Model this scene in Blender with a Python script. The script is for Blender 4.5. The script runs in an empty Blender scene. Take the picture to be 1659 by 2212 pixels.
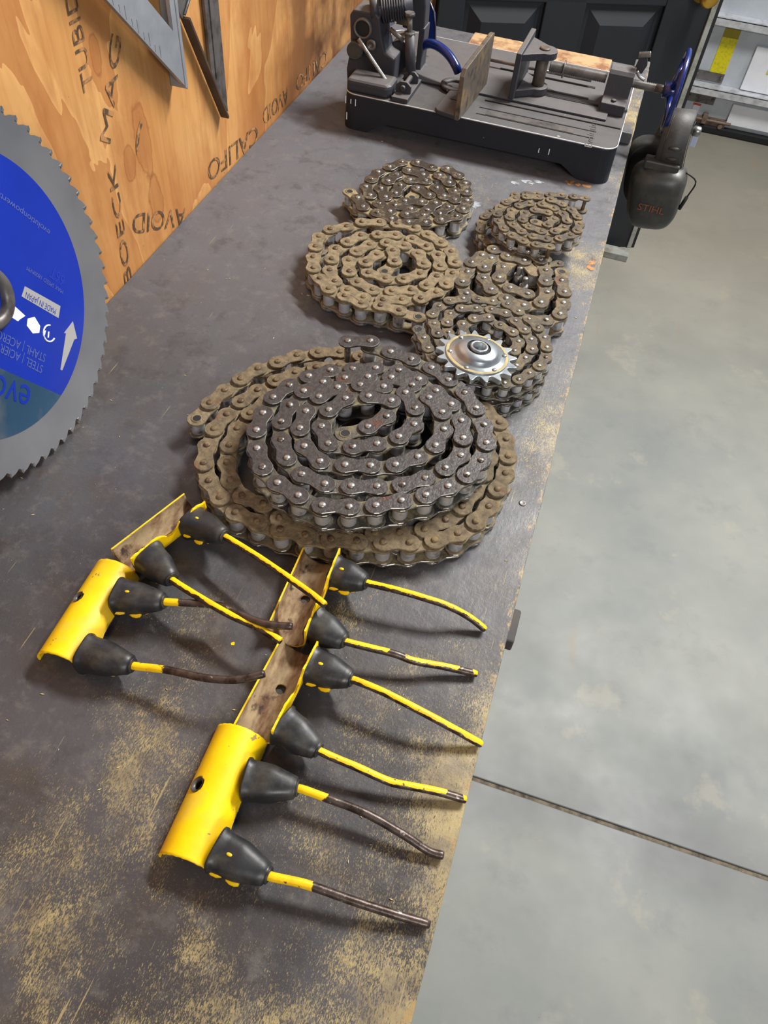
import bpy, bmesh, math, random
from mathutils import Vector, Matrix, noise
from math import sin, cos, pi, radians
random.seed(7)
SC = bpy.context.scene
COL = SC.collection
# ---------------------------------------------------------------- camera
CAMH = 1.545; BZ = 0.9; FOC = 1661.0
def _rot():
    pitch, roll, yaw = radians(51.5), radians(6.3), radians(-12.9)
    f = Vector((sin(yaw)*cos(pitch), cos(yaw)*cos(pitch), -sin(pitch)))
    r = Vector((cos(yaw), -sin(yaw), 0)); u = r.cross(f)
    c, s = cos(roll), sin(roll)
    return c*r + s*u, -s*r + c*u, f
CR, CU, CF = _rot()
cam_d = bpy.data.cameras.new('camera'); cam = bpy.data.objects.new('camera', cam_d); COL.objects.link(cam)
cam.matrix_world = Matrix(((CR.x, CU.x, -CF.x, 0), (CR.y, CU.y, -CF.y, 0), (CR.z, CU.z, -CF.z, CAMH), (0, 0, 0, 1)))
cam_d.sensor_fit = 'VERTICAL'; cam_d.sensor_height = 24.0; cam_d.lens = 24.0*FOC/2212.0
cam_d.clip_start = 0.02; cam_d.clip_end = 60
SC.camera = cam
# ---------------------------------------------------------------- world, lights, exposure
w = bpy.data.worlds.new('garage_air'); SC.world = w; w.use_nodes = True
w.node_tree.nodes['Background'].inputs[0].default_value = (0.80, 0.86, 1.0, 1)
w.node_tree.nodes['Background'].inputs[1].default_value = 0.18
def area(name, loc, target, sx, sy, power, col):
    l = bpy.data.lights.new(name, 'AREA'); l.shape = 'RECTANGLE'; l.size = sx; l.size_y = sy; l.energy = power; l.color = col
    o = bpy.data.objects.new(name, l); COL.objects.link(o); o.location = loc
    o.rotation_euler = (Vector(target)-Vector(loc)).to_track_quat('-Z', 'Y').to_euler()
    return o
area('shop_light_main', (0.80, 2.15, 2.9), (-0.1, 0.7, 0.9), 1.1, 0.12, 118, (1.0, 0.98, 0.94))
area('shop_light_second', (1.3, -1.4, 2.3), (0.0, 0.8, 0.9), 1.2, 0.16, 36, (1.0, 0.98, 0.94))
area('shop_light_far', (2.0, 2.6, 3.0), (1.0, 2.2, 0.0), 1.2, 0.3, 34, (0.93, 0.97, 1.0))
vs = SC.view_settings; vs.view_transform = 'Standard'; vs.look = 'None'; vs.gamma = 1; vs.use_curve_mapping = False
vs.exposure = 0.0
# ---------------------------------------------------------------- rays: a pixel of the photograph to a point on a real surface
def ray(px, py):
    return CR*((px-829.5)/FOC) - CU*((py-1106)/FOC) + CF
def PZ(px, py, z):
    d = ray(px, py); t = (z-CAMH)/d.z; return Vector((d.x*t, d.y*t, z))
def PX(px, py, x):
    d = ray(px, py); t = x/d.x; return Vector((x, d.y*t, CAMH+d.z*t))
def PY(px, py, y):
    d = ray(px, py); t = y/d.y; return Vector((d.x*t, y, CAMH+d.z*t))
def PP(px, py, c, n):
    d = ray(px, py); o = Vector((0, 0, CAMH)); t = (c-o).dot(n)/d.dot(n); return o+d*t
# ---------------------------------------------------------------- materials
def srgb(r, g, b):
    f = lambda v: (v/255/12.92) if v/255 <= 0.04045 else ((v/255+0.055)/1.055)**2.4
    return (f(r), f(g), f(b), 1)
class NT:
    def __init__(s, name):
        s.m = bpy.data.materials.new(name); s.m.use_nodes = True; s.t = s.m.node_tree
        s.b = s.t.nodes['Principled BSDF']; s.pos = s.n('ShaderNodeNewGeometry').outputs['Position']
    def n(s, k, **kw):
        x = s.t.nodes.new(k)
        for a, v in kw.items(): setattr(x, a, v)
        return x
    def put(s, sock, v):
        if isinstance(v, bpy.types.NodeSocket): s.t.links.new(v, sock)
        else: sock.default_value = v
    def math(s, op, a, b=0.0, c=0.0, clamp=False):
        x = s.n('ShaderNodeMath', operation=op, use_clamp=clamp)
        s.put(x.inputs[0], a); s.put(x.inputs[1], b); s.put(x.inputs[2], c); return x.outputs[0]
    def map(s, scale=(1, 1, 1), rot=(0, 0, 0), loc=(0, 0, 0), src=None):
        x = s.n('ShaderNodeMapping'); s.put(x.inputs[0], src or s.pos); x.inputs['Scale'].default_value = scale
        x.inputs['Rotation'].default_value = rot; x.inputs['Location'].default_value = loc; return x.outputs[0]
    def noise(s, scale, detail=3, rough=.55, vec=None, dist=0.0):
        x = s.n('ShaderNodeTexNoise'); s.put(x.inputs['Vector'], vec or s.pos)
        x.inputs['Scale'].default_value = scale; x.inputs['Detail'].default_value = detail
        x.inputs['Roughness'].default_value = rough; x.inputs['Distortion'].default_value = dist; return x.outputs[0]
    def rng(s, v, lo, hi, a=0.0, b=1.0):
        x = s.n('ShaderNodeMapRange'); s.put(x.inputs[0], v); x.inputs[1].default_value = lo; x.inputs[2].default_value = hi
        x.inputs[3].default_value = a; x.inputs[4].default_value = b; return x.outputs[0]
    def mix(s, f, a, b):
        x = s.n('ShaderNodeMix', data_type='RGBA'); s.put(x.inputs[0], f); s.put(x.inputs[6], a); s.put(x.inputs[7], b); return x.outputs[2]
    def xyz(s):
        x = s.n('ShaderNodeSeparateXYZ'); s.put(x.inputs[0], s.pos); return x.outputs
    def attr(s, name):
        return s.n('ShaderNodeAttribute', attribute_name=name).outputs['Fac']
    def bump(s, h, strength=.3, dist=.002):
        x = s.n('ShaderNodeBump'); x.inputs['Strength'].default_value = strength; x.inputs['Distance'].default_value = dist
        s.put(x.inputs['Height'], h); s.put(s.b.inputs['Normal'], x.outputs[0])
    def fin(s, col, rough=.5, metal=0.0, spec=None):
        s.put(s.b.inputs['Base Color'], col); s.put(s.b.inputs['Roughness'], rough); s.put(s.b.inputs['Metallic'], metal)
        if spec is not None: s.b.inputs['Specular IOR Level'].default_value = spec
        return s.m
def simple(name, rgb, rough=.5, metal=0.0, layers=(), bump=None, spec=None):
    """base colour + noise layers (scale, colour, lo, hi)"""
    k = NT(name); c = srgb(*rgb)
    for sc, rg, lo, hi in layers:
        c = k.mix(k.rng(k.noise(sc, 4, .6), lo, hi), c, srgb(*rg))
    if bump: k.bump(k.noise(bump[0], 4, .6), bump[1], bump[2] if len(bump) > 2 else .001)
    return k.fin(c, rough, metal, spec)

def m_bench():
    k = NT('worn_dark_bench_paint'); x, y, z = k.xyz()
    c = k.mix(k.rng(k.noise(3.5, 4), .35, .65), srgb(54, 53, 56), srgb(76, 75, 79))
    c = k.mix(k.rng(k.noise(16, 5, .7), .48, .75), c, srgb(70, 61, 54))
    c = k.mix(k.rng(k.noise(5, 4, .6, vec=k.map(loc=(9, 2, 0))), .5, .68, 0, .6), c, srgb(46, 43, 45))
    c = k.mix(k.rng(y, .35, 1.0, 0, .65), c, srgb(102, 103, 109))  # far part lightened in the colour, standing in for sheen at grazing angles
    clump = k.noise(8, 7, .68, vec=k.map((1.15, .8, 1), (0, 0, .25), (3, 1, 0)))
    wear = k.math('ADD', k.rng(clump, .36, .68), k.rng(y, .62, -.02, 0, .42))
    wear = k.math('ADD', wear, k.rng(x, -.03, .044, 0, .30))
    wear = k.math('ADD', wear, k.rng(k.noise(13, 5, .65, vec=k.map(loc=(6, 2, 5))), .52, .68, 0, .34))
    wear = k.math('MULTIPLY', wear, k.rng(x, -.46, -.20, .35, 1.0))
    for rot, sc, th, st, am in ((.05, 900, .655, .28, .85), (.6, 1100, .675, .25, .75), (-.45, 1300, .67, .35, .75), (.25, 520, .685, .35, .75), (.9, 300, .72, .5, .6)):
        n = k.noise(sc, 4, .7, vec=k.map((1, st, 1), (0, 0, rot)), dist=.4)
        n = k.math('ADD', n, k.math('MULTIPLY', k.math('SUBTRACT', wear, .42), .21))
        c = k.mix(k.rng(n, th, th+.05, 0, am), c, k.mix(k.rng(k.noise(30, 3), .4, .65), srgb(164, 147, 102), srgb(124, 110, 84)))
    for rot, sc, th, st in ((.22, 330, .745, .03), (-.12, 380, .765, .025), (1.2, 330, .765, .035), (.5, 450, .76, .04)):
        n = k.noise(sc, 2, .5, vec=k.map((1, st, 1), (0, 0, rot)))
        n = k.math('ADD', n, k.math('MULTIPLY', k.math('SUBTRACT', wear, .45), .06))
        c = k.mix(k.rng(n, th, th+.015, 0, .7), c, srgb(164, 146, 104))
    e = k.math('ADD', k.rng(x, .020, .044, 0, .30), k.noise(110, 5, .75, vec=k.map((1, .45, 1))))
    c = k.mix(k.rng(e, .80, .86, 0, .9), c, srgb(156, 130, 82))
    c = k.mix(k.rng(k.noise(300, 2), .775, .79), c, srgb(200, 198, 190))
    c = k.mix(k.rng(k.noise(48, 5, .7), .52, .70, 0, .35), c, srgb(118, 112, 106))
    c = k.mix(k.rng(k.noise(22, 5, .7, vec=k.map(loc=(2, 8, 1))), .54, .66, 0, .45), c, srgb(50, 48, 50))
    h = k.math('ADD', k.noise(160, 5, .7), k.noise(60, 4, .6, vec=k.map((1, .12, 1))))
    k.bump(h, .30, .0012)
    return k.fin(c, k.rng(k.noise(25, 4), .3, .7, .40, .58), 0, .6)
def m_ply():
    k = NT('orange_plywood_face'); x, y, z = k.xyz()
    v = k.map((1, 1.0, .42), (0, 0, 0), (0, 2.3, .4))
    n = k.noise(2.3, 6, .42, vec=v, dist=.5)
    f = k.math('FRACT', k.math('MULTIPLY', n, 10.0))
    c = k.mix(k.rng(k.noise(5, 3), .3, .7), srgb(206, 158, 100), srgb(188, 132, 74))
    c = k.mix(k.rng(f, .45, 1.0, 0, .55), c, srgb(166, 102, 52))
    c = k.mix(k.rng(f, .0, .05, .35, 0), c, srgb(230, 180, 116))
    fine = k.noise(90, 4, .6, vec=k.map((1, 1, .05)))
    c = k.mix(k.rng(fine, .45, .75, 0, .45), c, srgb(150, 92, 46))
    c = k.mix(k.rng(k.noise(14, 5, .65, vec=k.map((1, 1, .5), loc=(7, 3, 1))), .50, .66, 0, .5), c, srgb(158, 96, 50))
    for ky, kz, ry, rz in ((.853, 1.043, .018, .045), (.815, 1.035, .012, .020), (.86, .965, .016, .03), (.79, 1.17, .01, .02)):
        dy = k.math('DIVIDE', k.math('SUBTRACT', y, ky), ry); dz = k.math('DIVIDE', k.math('SUBTRACT', z, kz), rz)
        d = k.math('SQRT', k.math('ADD', k.math('MULTIPLY', dy, dy), k.math('MULTIPLY', dz, dz)))
        d = k.math('ADD', d, k.math('MULTIPLY', k.math('SUBTRACT', k.noise(40, 3), .5), 1.1))
        c = k.mix(k.rng(d, .75, 1.25, .45, 0), c, srgb(150, 88, 44))
        c = k.mix(k.rng(k.math('ABSOLUTE', k.math('SUBTRACT', d, 1.0)), .0, .14, .5, 0), c, srgb(128, 70, 32))
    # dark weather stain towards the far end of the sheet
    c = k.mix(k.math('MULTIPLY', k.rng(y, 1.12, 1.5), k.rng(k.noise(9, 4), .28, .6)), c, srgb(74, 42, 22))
    c = k.mix(k.rng(k.noise(170, 1), .80, .82), c, srgb(60, 34, 20))
    k.bump(fine, .25, .001)
    return k.fin(c, .55, 0, .3)
def m_floor():
    k = NT('smooth_grey_concrete'); x, y, z = k.xyz()
    c = k.mix(k.rng(k.noise(2.2, 5, .6), .35, .65), srgb(126, 129, 126), srgb(147, 148, 141))
    c = k.mix(k.rng(k.noise(7, 5, .65), .55, .75, 0, .5), c, srgb(112, 113, 114))
    c = k.mix(k.rng(k.noise(5, 5, .65, vec=k.map(loc=(5, 5, 5))), .60, .66, 0, .4), c, srgb(164, 158, 144))
    band = k.math('ABSOLUTE', k.math('SUBTRACT', y, .607))
    band = k.math('ADD', band, k.math('MULTIPLY', k.noise(5, 3), .08))
    c = k.mix(k.rng(band, .055, .15, .45, 0), c, srgb(96, 96, 100))
    c = k.mix(k.math('MULTIPLY', k.rng(y, 1.7, 2.9), .55), c, srgb(136, 124, 102))
    c = k.mix(k.math('MULTIPLY', k.rng(k.noise(9, 3, .6, vec=k.map((1, .16, 1))), .66, .74, 0, .45), 1.0), c, srgb(150, 122, 86))
    c = k.mix(k.rng(k.noise(120, 2), .775, .79, 0, .7), c, srgb(80, 74, 68))
    k.bump(k.noise(60, 4), .15, .001)
    return k.fin(c, k.rng(k.noise(6, 3), .3, .7, .42, .6), 0, .4)
def m_chain(name, steel, mud, amt, rough=.42, metal=.7, zrange=None):
    """steel plate coloured steel, caked with mud colour mud where the noise exceeds 1-amt"""
    k = NT(name)
    n = k.noise(55, 5, .65); n2 = k.noise(220, 3, .6)
    c = k.mix(k.rng(n2, .35, .7), srgb(*steel), srgb(*[int(v*.72) for v in steel]))
    lo = .78-amt*.62
    f = k.rng(k.math('ADD', n, k.math('MULTIPLY', k.math('SUBTRACT', n2, .5), .35)), lo, lo+.14)
    mc = k.mix(k.rng(k.noise(140, 3), .35, .7), srgb(*mud), srgb(*[int(v*.70) for v in mud]))
    c = k.mix(f, c, mc)
    c = k.mix(k.rng(k.noise(38, 3, .6, vec=k.map(loc=(1, 2, 3))), .66, .72, 0, .55), c, srgb(104, 60, 38))
    k.bump(k.math('ADD', k.math('MULTIPLY', n2, .6), n), .35+.5*amt, .0015)
    return k.fin(c, k.rng(f, 0, 1, rough, .85), k.rng(f, 0, 1, metal, .0), .5)
def m_yellow():
    k = NT('dusty_yellow_paint'); x, y, z = k.xyz()
    c = k.mix(k.rng(k.noise(28, 4), .35, .7), srgb(255, 214, 2), srgb(240, 190, 6))
    c = k.mix(k.rng(k.noise(16, 4, .6, vec=k.map(loc=(4, 0, 2))), .56, .74, 0, .55), c, srgb(196, 168, 96))
    c = k.mix(k.rng(k.noise(75, 3, .6, vec=k.map(loc=(2, 7, 1))), .69, .71, 0, .8), c, srgb(122, 104, 88))
    k.bump(k.noise(80, 3), .2, .001)
    return k.fin(c, .42, 0, .5)
def m_tine():
    k = NT('bare_rusty_tine_with_yellow_paint')
    u = k.attr('len'); top = k.attr('top'); lim = k.attr('lim'); side = k.attr('side')
    steel = k.mix(k.rng(k.noise(120, 4), .4, .65), srgb(92, 80, 74), srgb(54, 40, 34))
    spots = k.rng(k.noise(160, 3), .66, .70); steel = k.mix(spots, steel, srgb(160, 152, 146))
    nz = k.math('MULTIPLY', k.math('SUBTRACT', k.noise(90, 4, .6), .5), 1.5)
    a = k.rng(k.math('ADD', k.math('SUBTRACT', lim, u), k.math('MULTIPLY', nz, .012)), -.0006, .0006)
    b = k.rng(k.math('ADD', k.math('SUBTRACT', top, side), k.math('MULTIPLY', nz, .9)), -.04, .04)
    f = k.math('MULTIPLY', a, b)
    yel = k.mix(k.rng(k.noise(60, 4), .35, .7), srgb(255, 214, 4), srgb(238, 186, 14))
    yel = k.mix(k.rng(k.noise(230, 3), .68, .71), yel, srgb(120, 78, 24))
    c = k.mix(f, steel, yel)
    k.bump(k.math('ADD', k.noise(200, 3), k.math('MULTIPLY', f, .8)), .4, .0008)
    return k.fin(c, k.rng(f, 0, 1, .38, .42), k.rng(f, 0, 1, .55, 0), .5)
def m_rustpan():
    k = NT('rusty_beige_channel_inside')
    n = k.noise(34, 5, .65, vec=k.map((1.4, .5, 1)))
    c = k.mix(k.rng(n, .44, .60), srgb(168, 146, 112), srgb(112, 80, 56))
    c = k.mix(k.rng(k.noise(60, 4, .6), .58, .68), c, srgb(64, 48, 40))
    k.bump(k.noise(120, 3), .4, .001)
    return k.fin(c, .7, 0, .3)
def m_rubber():
    k = NT('dusty_black_rubber')
    c = k.mix(k.rng(k.noise(60, 4, .6), .45, .72), srgb(34, 35, 38), srgb(66, 64, 58))
    k.bump(k.noise(160, 3), .2, .0006)
    return k.fin(c, k.rng(k.noise(35, 4), .35, .7, .34, .55), 0, .5)
def m_blade():
    k = NT('brushed_blade_steel')
    c = k.mix(k.rng(k.noise(8, 3), .3, .7), srgb(116, 117, 122), srgb(144, 145, 149))
    k.bump(k.noise(200, 2, .5, vec=k.map((1, 1, .06))), .12, .0006)
    return k.fin(c, .32, .5)
def m_cast(name='dusty_black_casting', dark=(50, 51, 58), dusty=(98, 95, 95)):
    k = NT(name); g = k.n('ShaderNodeNewGeometry'); s = k.n('ShaderNodeSeparateXYZ'); k.put(s.inputs[0], g.outputs['Normal'])
    up = k.rng(s.outputs[2], .35, .95)
    c = k.mix(k.math('MULTIPLY', up, k.rng(k.noise(30, 4), .2, .6, .7, 1.0)), srgb(*dark), srgb(*dusty))
    c = k.mix(k.rng(k.noise(48, 3), .72, .74, 0, .8), c, srgb(150, 146, 138))
    k.bump(k.noise(110, 3), .25, .001)
    return k.fin(c, .5, 0, .4)
def m_shiny(name, rgb, rough, layers=(), metal=.8):
    k = NT(name); c = srgb(*rgb)
    for sc, rg, lo, hi in layers: c = k.mix(k.rng(k.noise(sc, 4, .6), lo, hi), c, srgb(*rg))
    return k.fin(c, rough, metal)
M = dict(
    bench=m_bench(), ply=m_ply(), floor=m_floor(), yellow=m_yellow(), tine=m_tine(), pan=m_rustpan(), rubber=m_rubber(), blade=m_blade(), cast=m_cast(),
    groove=simple('dirty_joint', (124, 112, 94), .9, 0, ((60, (60, 54, 48), .4, .7),), (80, .5)),
    dark_plate=m_chain('oily_dark_chain_steel', (80, 76, 75), (112, 104, 84), .20, .46, .5),
    tan_plate=m_chain('dusty_tan_inner_plate', (92, 88, 80), (124, 114, 86), .48, .5, .4),
    tan2_plate=m_chain('pale_tan_inner_plate', (120, 108, 82), (150, 134, 98), .7, .55, .3),
    mud_plate=m_chain('brown_mud_caked_chain', (94, 82, 68), (122, 106, 80), .85, .7, .3),
    mud2_plate=m_chain('thick_tan_mud_chain', (106, 94, 78), (136, 120, 92), .85, .7, .3),
    grey_mud_plate=m_chain('brown_grey_dusty_chain', (88, 80, 70), (122, 108, 80), .55, .6, .45),
    oil_plate=m_chain('oily_brown_chain_steel', (88, 80, 72), (112, 98, 70), .40, .28, .45),
    worn_edge=m_shiny('bright_worn_plate_edge', (150, 147, 142), .34, ((75, (92, 82, 68), .47, .62),), .6),  # worn bright steel, also painting in the highlight along the plate bevels
    roller=m_shiny('polished_roller_steel', (206, 206, 210), .22, ((60, (112, 104, 92), .56, .72),), .55),
    pin=m_shiny('bright_pin_head', (168, 166, 164), .36, ((90, (96, 88, 78), .50, .62),)),
    mud_pin=m_chain('muddy_pin_head', (96, 74, 58), (126, 106, 74), .6, .5, .4),
    base=m_cast('navy_black_base_casting', (27, 30, 38), (88, 86, 86)),
    zinc=m_shiny('zinc_plated_steel', (184, 190, 194), .30, ((22, (132, 140, 146), .45, .7),), .75),
    dust=simple('tan_dust_film', (178, 164, 120), .85, 0, ((60, (140, 128, 96), .4, .7),)),
    steel=m_shiny('worn_bare_steel', (150, 148, 146), .34, ((40, (98, 92, 88), .45, .7),)),
    dsteel=m_shiny('dull_grey_steel', (112, 108, 106), .45, ((40, (74, 68, 64), .45, .7),), .5),
    fence=simple('brown_dulled_steel_face', (72, 60, 52), .5, .3, ((20, (92, 76, 62), .4, .7),)),
    jaw=simple('rubbed_dusty_jaw_face', (92, 84, 76), .55, .3, ((26, (130, 108, 78), .5, .7), (60, (60, 54, 50), .5, .7)), (90, .3)),
    alu=m_shiny('satin_cast_aluminium', (160, 164, 170), .42, ((14, (138, 142, 150), .4, .7),), .4),
    blue=simple('blue_print_film', (18, 44, 150), .26, 0, ((6, (22, 52, 166), .4, .7),), spec=.5),
    teal=simple('teal_clear_print', (58, 92, 122), .28, .5, ((9, (116, 122, 128), .46, .6),)),
    ink=simple('blue_grey_print', (82, 94, 156), .4),
    faint=simple('faint_rubbed_print', (30, 52, 166), .4),
    white=simple('white_print', (226, 230, 240), .45),
    silver=m_shiny('silver_label', (180, 178, 176), .35, (), .3),
    stamp=simple('faded_black_stamp_ink', (78, 58, 40), .8, 0, ((70, (170, 122, 74), .46, .60),)),
    hand=simple('blue_enamel', (16, 38, 104), .25, 0, ((30, (14, 24, 62), .55, .75),), spec=.7),
    door=simple('scuffed_black_door_paint', (22, 26, 33), .5, 0, ((5, (28, 31, 37), .4, .7), (55, (150, 158, 166), .745, .755))),
    strip=simple('pale_weather_strip', (146, 148, 142), .6, 0, ((30, (110, 108, 98), .45, .7),)),
    black=simple('matt_black', (20, 20, 22), .7),
    muff=simple('dusty_charcoal_plastic', (56, 56, 54), .42, 0, ((40, (74, 72, 66), .45, .7),), (200, .1)),
    pad=simple('padded_grey_vinyl', (60, 58, 56), .55, 0, ((60, (74, 71, 67), .45, .7),), (260, .25)),
    orange=simple('dull_orange_print', (140, 80, 50), .6),
    gdoor=simple('galvanised_grey_panel', (196, 202, 208), .45, .1, ((9, (180, 186, 194), .45, .7),)),
    strut=m_shiny('bright_galvanised_strut', (214, 216, 220), .38, ((30, (176, 176, 178), .45, .7),), .3),
    foam=simple('white_insulation_board', (242, 243, 248), .7, 0, ((12, (230, 232, 238), .4, .7),)),
    tape=simple('yellow_warning_label', (226, 212, 20), .45, 0, ((90, (190, 176, 20), .5, .7),)),
    tape2=simple('dark_yellow_heading', (152, 134, 24), .5),
    red=simple('red_print', (196, 74, 56), .5),
    rust=simple('light_rust_latch', (132, 112, 98), .6, .3, ((40, (96, 74, 62), .45, .7),)),
    brass=m_shiny('worn_brass', (206, 164, 70), .3),
    lumber=simple('raw_pine_lumber', (176, 146, 108), .6, 0, ((30, (132, 90, 62), .46, .62),)),
    chip=simple('pale_wood_chips', (206, 188, 140), .7),
    legs=simple('dark_bench_frame', (58, 54, 54), .7, 0, ((20, (76, 70, 66), .4, .7),)),
    wall=simple('dark_garage_wall', (46, 42, 46), .8),
    clear=simple('scuffed_white_plastic', (190, 200, 226), .35),
)
# ---------------------------------------------------------------- geometry helpers
class MB:
    def __init__(s): s.v = []; s.f = []; s.mi = []; s.sm = []
    def add(s, vs, fs, mi=0, sm=False):
        o = len(s.v); s.v += [tuple(q) for q in vs]
        for f in fs: s.f.append([i+o for i in f]); s.mi.append(mi); s.sm.append(sm)
    def box(s, c, d, rot=None, mi=0):
        c = Vector(c); hx, hy, hz = d[0]/2, d[1]/2, d[2]/2
        P = [Vector((a*hx, b*hy, e*hz)) for e in (-1, 1) for a, b in ((-1, -1), (1, -1), (1, 1), (-1, 1))]
        if rot is not None: P = [rot @ q for q in P]
        s.add([c+q for q in P], [(3, 2, 1, 0), (4, 5, 6, 7), (0, 1, 5, 4), (1, 2, 6, 5), (2, 3, 7, 6), (3, 0, 4, 7)], mi)
    def prism(s, pts, vec, mi=0, sm=False):
        """planar outline (3-D points) extruded along vec"""
        vec = Vector(vec); pts = [Vector(p) for p in pts]; n = len(pts)
        nn = Vector((0, 0, 0))
        for i in range(n): nn += (pts[i]-pts[0]).cross(pts[(i+1) % n]-pts[0])
        if nn.dot(vec) < 0: pts = pts[::-1]
        s.add(pts+[p+vec for p in pts], [list(range(n))[::-1], list(range(n, 2*n))], mi)
        o = len(s.v)-2*n
        for i in range(n):
            j = (i+1) % n; s.f.append([o+i, o+j, o+n+j, o+n+i]); s.mi.append(mi); s.sm.append(sm)
    def rings(s, rings, mi=0, cap=True, sm=True, closed=True):
        n = len(rings[0]); o = len(s.v)
        for r in rings: s.v += [tuple(q) for q in r]
        m = n if closed else n-1
        for k in range(len(rings)-1):
            for i in range(m):
                j = (i+1) % n; s.f.append([o+k*n+i, o+k*n+j, o+(k+1)*n+j, o+(k+1)*n+i]); s.mi.append(mi); s.sm.append(sm)
        if cap:
            s.f.append([o+i for i in range(n)][::-1]); s.mi.append(mi); s.sm.append(False)
            q = o+(len(rings)-1)*n; s.f.append([q+i for i in range(n)]); s.mi.append(mi); s.sm.append(False)
    def lathe(s, prof, n=24, c=(0, 0, 0), ax=(0, 0, 1), mi=0, cap=True, sm=True):
        """profile [(r, h)] around the axis ax through c"""
        ax = Vector(ax).normalized(); a = ax.orthogonal().normalized(); b = ax.cross(a); c = Vector(c)
        s.rings([[c+ax*h+(a*cos(2*pi*i/n)+b*sin(2*pi*i/n))*max(r, 1e-5) for i in range(n)] for r, h in prof], mi, cap, sm)
    def tube(s, path, r, n=10, mi=0, cap=True):
        path = [Vector(p) for p in path]; R = r if isinstance(r, (list, tuple)) else [r]*len(path)
        up = Vector((0, 0, 1)); rings = []
        for i, p in enumerate(path):
            t = (path[min(i+1, len(path)-1)]-path[max(i-1, 0)]).normalized()
            u = up if abs(t.dot(up)) < .95 else Vector((0, 1, 0))
            a = t.cross(u).normalized(); b = a.cross(t).normalized()
            rings.append([p+(a*cos(-2*pi*j/n)+b*sin(-2*pi*j/n))*R[i] for j in range(n)])
        s.rings(rings[::-1], mi, cap)
    def mesh(s, name, mats):
        me = bpy.data.meshes.new(name); me.from_pydata(s.v, [], s.f)
        for m in (mats if isinstance(mats, (list, tuple)) else [mats]): me.materials.append(m)
        me.polygons.foreach_set('material_index', s.mi); me.polygons.foreach_set('use_smooth', s.sm)
        me.update(); return me
def prop(o, label=None, cat=None, group=None, kind=None):
    if label: o['label'] = label
    if cat: o['category'] = cat
    if group: o['group'] = group
    if kind: o['kind'] = kind
    return o
def link(name, me, parent=None, loc=None, mw=None, bevel=0, seg=2):
    o = bpy.data.objects.new(name, me); COL.objects.link(o)
    if parent is not None: o.parent = parent
    if loc is not None: o.location = loc
    if mw is not None: o.matrix_local = mw
    if bevel:
        b = o.modifiers.new('bevel', 'BEVEL'); b.width = bevel; b.segments = seg; b.limit_method = 'ANGLE'; b.angle_limit = radians(40)
    return o
def empty(name, loc, label, cat, group=None):
    o = bpy.data.objects.new(name, None); o.empty_display_size = .02; COL.objects.link(o); o.location = loc
    return prop(o, label, cat, group)
def part(name, mb, mats, parent, bevel=0, label=None, kind=None, seg=2):
    """mb is in world coordinates; parents here carry no rotation, so the offset is subtracted"""
    off = Vector((0, 0, 0)); p = parent
    while p is not None: off += p.location; p = p.parent
    mb.v = [(a-off.x, b-off.y, c-off.z) for a, b, c in mb.v]
    o = link(name, mb.mesh(name, mats), parent, bevel=bevel, seg=seg)
    return prop(o, label, kind=kind)
def smooth_path(pts, n=8):
    pts = [Vector(p) for p in pts]; out = []
    for i in range(len(pts)-1):
        p0 = pts[max(i-1, 0)]; p1 = pts[i]; p2 = pts[i+1]; p3 = pts[min(i+2, len(pts)-1)]
        for k in range(n):
            t = k/n
            out.append(.5*((2*p1)+(p2-p0)*t+(2*p0-5*p1+4*p2-p3)*t*t+(3*p1-p0-3*p2+p3)*t**3))
    out.append(pts[-1]); return out
def text_geo(s):
    cu = bpy.data.curves.new('lettering', 'FONT'); cu.body = s; cu.resolution_u = 3
    o = bpy.data.objects.new('lettering', cu); COL.objects.link(o)
    dg = bpy.context.evaluated_depsgraph_get(); dg.update()
    me = bpy.data.meshes.new_from_object(o.evaluated_get(dg)); vs = [v.co.copy() for v in me.vertices]; fs = [list(p.vertices) for p in me.polygons]
    bpy.data.objects.remove(o); bpy.data.curves.remove(cu); bpy.data.meshes.remove(me); return vs, fs
def text_on(s, a, b, n, height, mb=None, lift=.0004, thick=.0002):
    """letters whose baseline runs a -> b on a surface of normal n"""
    vs, fs = text_geo(s); x0 = min(v.x for v in vs); x1 = max(v.x for v in vs); y1 = max(v.y for v in vs)
    a = Vector(a); b = Vector(b); n = Vector(n).normalized(); d = (b-a); L = d.length; d.normalize(); up = n.cross(d).normalized()
    mb = mb or MB(); ky = height/y1; kx = L/(x1-x0); k = len(vs)
    base = [a+d*((v.x-x0)*kx)+up*(v.y*ky)+n*lift for v in vs]
    mb.add([p+n*thick for p in base], fs)
    return mb
# ================================================================ the setting
J = .607
floor = bpy.data.objects.new('floor', None); COL.objects.link(floor); prop(floor, kind='structure')
for y0, y1 in ((-2.6, J-.0045), (J+.0045, 4.6)):
    s = MB(); s.box((1.2, (y0+y1)/2, -.05), (5.4, y1-y0, .10)); part('concrete_slab', s, M['floor'], floor, bevel=.002)
s = MB(); s.box((1.2, J, -.049), (5.4, .0088, .09)); part('joint_filler', s, M['groove'], floor)
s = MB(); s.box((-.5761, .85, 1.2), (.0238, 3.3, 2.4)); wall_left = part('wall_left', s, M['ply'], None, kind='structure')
s = MB(); s.box((-.62, 3.2, 1.2), (.06, 1.4, 2.4)); part('wall_left_return', s, M['wall'], None, kind='structure').name = 'wall_left_rear'
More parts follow.
